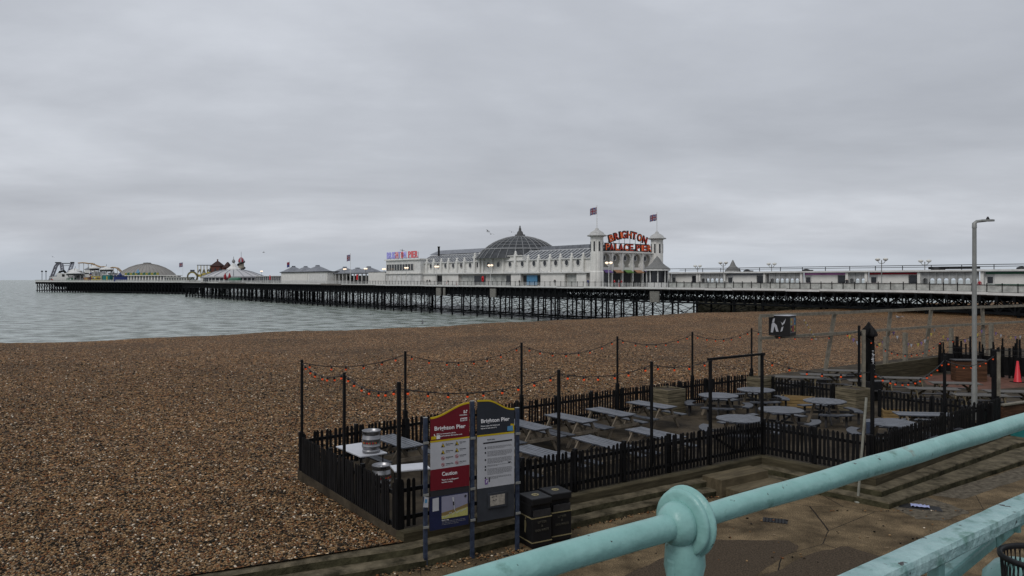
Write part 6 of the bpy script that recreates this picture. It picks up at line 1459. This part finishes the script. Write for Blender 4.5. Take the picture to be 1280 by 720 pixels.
# ---------------------------------------------------------------- people and gulls
def person(label, loc, h, top_c, leg_c, sit=False, rz=0):
    me = bpy.data.meshes.new('p'); k = h/1.75
    V = [(0, 0, .95), (0, 0, 1.2), (0, .01, 1.42), (0, 0, 1.5), (0, -.02, 1.64), (.1, 0, .88), (.12, -.05, .48), (.12, .05, .04), (.12, -.1, .03), (-.1, 0, .88), (-.12, .10, .48), (-.12, .22, .06), (-.12, .09, .03), (.2, 0, 1.40), (.25, .04, 1.12), (.24, -.10, .90), (-.2, 0, 1.40), (-.25, -.03, 1.12), (-.24, -.14, .90)]
    if sit: V[6] = (.12, -.42, .86); V[7] = (.12, -.42, .42); V[8] = (.12, -.52, .40); V[10] = (-.12, -.42, .86); V[11] = (-.12, -.42, .42); V[12] = (-.12, -.52, .40)
    E = [(0, 1), (1, 2), (2, 3), (3, 4), (0, 5), (5, 6), (6, 7), (7, 8), (0, 9), (9, 10), (10, 11), (11, 12), (2, 13), (13, 14), (14, 15), (2, 16), (16, 17), (17, 18)]
    rad = [.15, .15, .15, .06, .10, .10, .07, .05, .045, .10, .07, .05, .045, .07, .05, .035, .07, .05, .035]
    me.from_pydata([tuple(c*k for c in v) for v in V], E, []); o = bpy.data.objects.new('p', me); COL.objects.link(o); o.modifiers.new('s', 'SKIN'); sk = me.skin_vertices[0].data
    for i, r in enumerate(rad): sk[i].radius = (r*k, r*k*.8)
    sk[0].use_root = True; o.modifiers.new('u', 'SUBSURF').levels = 1; bpy.context.view_layer.update()
    m2 = bpy.data.meshes.new_from_object(o.evaluated_get(bpy.context.evaluated_depsgraph_get())); bpy.data.objects.remove(o); m2.materials.clear()
    for m in (leg_c, top_c, SKIN, BLK2): m2.materials.append(m)
    for p in m2.polygons:
        z = p.center.z/k; p.use_smooth = True; p.material_index = 0 if z < .93 else (1 if z < 1.5 else (3 if (z > 1.66 or p.center.y > .02) else 2))
        if abs(p.center.x/k) > .2 and z < .96: p.material_index = 2
    q = bpy.data.objects.new('person', m2); COL.objects.link(q); q.location = loc; q.rotation_euler.z = rz; return tag(q, label, 'person')
DK = mat('dark_cloth', (.02, .02, .025), .8); JN = mat('denim', (.03, .05, .09), .8)
for px, o, h, tc_, lc, si, lb in ((534, 2.5, 1.75, DK, DK, True, 'seated person in dark clothes, left of a pair by the railing'), (537, 2.6, 1.75, DK, JN, True, 'seated person in dark clothes, right of a pair by the railing'), (560, 2.4, 1.7, DK, FRED, True, 'person sitting in front of the white hoarding'), (693.5, 1.2, 1.8, DK, DK, False, 'person in black walking past the portholes'), (735, 1.2, 1.75, BLU, JN, False, 'person in a bright blue coat by the near tower'), (768, 3.5, 1.7, REDM, DK, False, 'person in red left in front of the arcade entrances'), (773.5, 3.2, 1.75, FWHT, REDM, False, 'person in white and red before the green awning'), (777, 3.0, 1.65, FRED, DK, False, 'person in dark red right of the one in white'), (1058.5, 2.5, 1.85, DK, DK, False, 'tall person in dark clothes beside the pink stall'), (1224.5, 1.5, 1.75, FRED, DK, False, 'person in maroon standing beside the street lamp on the pier'), (649, 3.5, 1.7, DK, DK, False, 'person in dark clothes at the blue shopfront')):
    x = lx(px, o); person(lb, PF_.w(x, o, dz(x)), h, tc_, lc, si, PRZ+random.uniform(-1, 1))
for i, (a, c) in enumerate(((644, 654), (571, 576))):
    x = lx(a, 3.5); t = pthing('cafe_table', 'small cafe table outside the pavilion, %s' % ('by the blue shopfront' if i == 0 else 'by the pale shutters'), 'table', x, 3.5, DZ); MB().lathe((0, 0, 0), [(.25, 0), (.04, .05), (.04, .7), (.45, .72), (.45, .76), (0, .76)], 10).build('top', REDM if i else BLK2, t)
def gull(loc, s, rz, bank, label):
    b = MB(); b.lathe((0, 0, 0), [(0, -.30), (.05, -.26), (.09, -.10), (.10, .05), (.06, .2), (.055, .25), (0, .34)], 8, rot=RX)
    for sg in (-1, 1): b.add([(.10, 0, .03), (-.10, 0, .03), (.16, sg*.35, .16), (-.03, sg*.38, .14), (-.02, sg*.85, .05), (.10, sg*.35, .12)], [(0, 2, 3, 1), (2, 4, 3), (0, 1, 3, 5), (5, 3, 4)])
    b.v = [tuple(c*s for c in v) for v in b.v]; o = b.build('seagull', GUL, loc=loc, rz=rz); o.rotation_euler = (bank, 0, rz); tag(o, label, 'bird')
for px, py, Y, lb in ((610, 289, 150, 'gull flying left of the dome, the higher one'), (613.5, 292.5, 150, 'gull flying left of the dome, the lower one'), (639.5, 290, 170, 'gull flying just left of the dome lantern'), (329.5, 315.5, 220, 'lone gull above the conical roof'), (66, 321, 330, 'gull gliding at the far left above the lattice ride')):
    gull(((px-640)/FP*Y, Y, EYE-(py-HY)*Y/FP), 1.1, random.uniform(0, 3), .3, lb)
Y = 9500/(404.5-HY); gull(((528-640)/FP*Y, Y, -4.05), 1.6, 1.0, 1.2, 'dark bird on the water near the beach')
gx, gy = at(1123, 399, .5); gull((gx, gy, .75), 1.2, .4, .0, 'white gull standing on the shingle seen through the bleached frame')
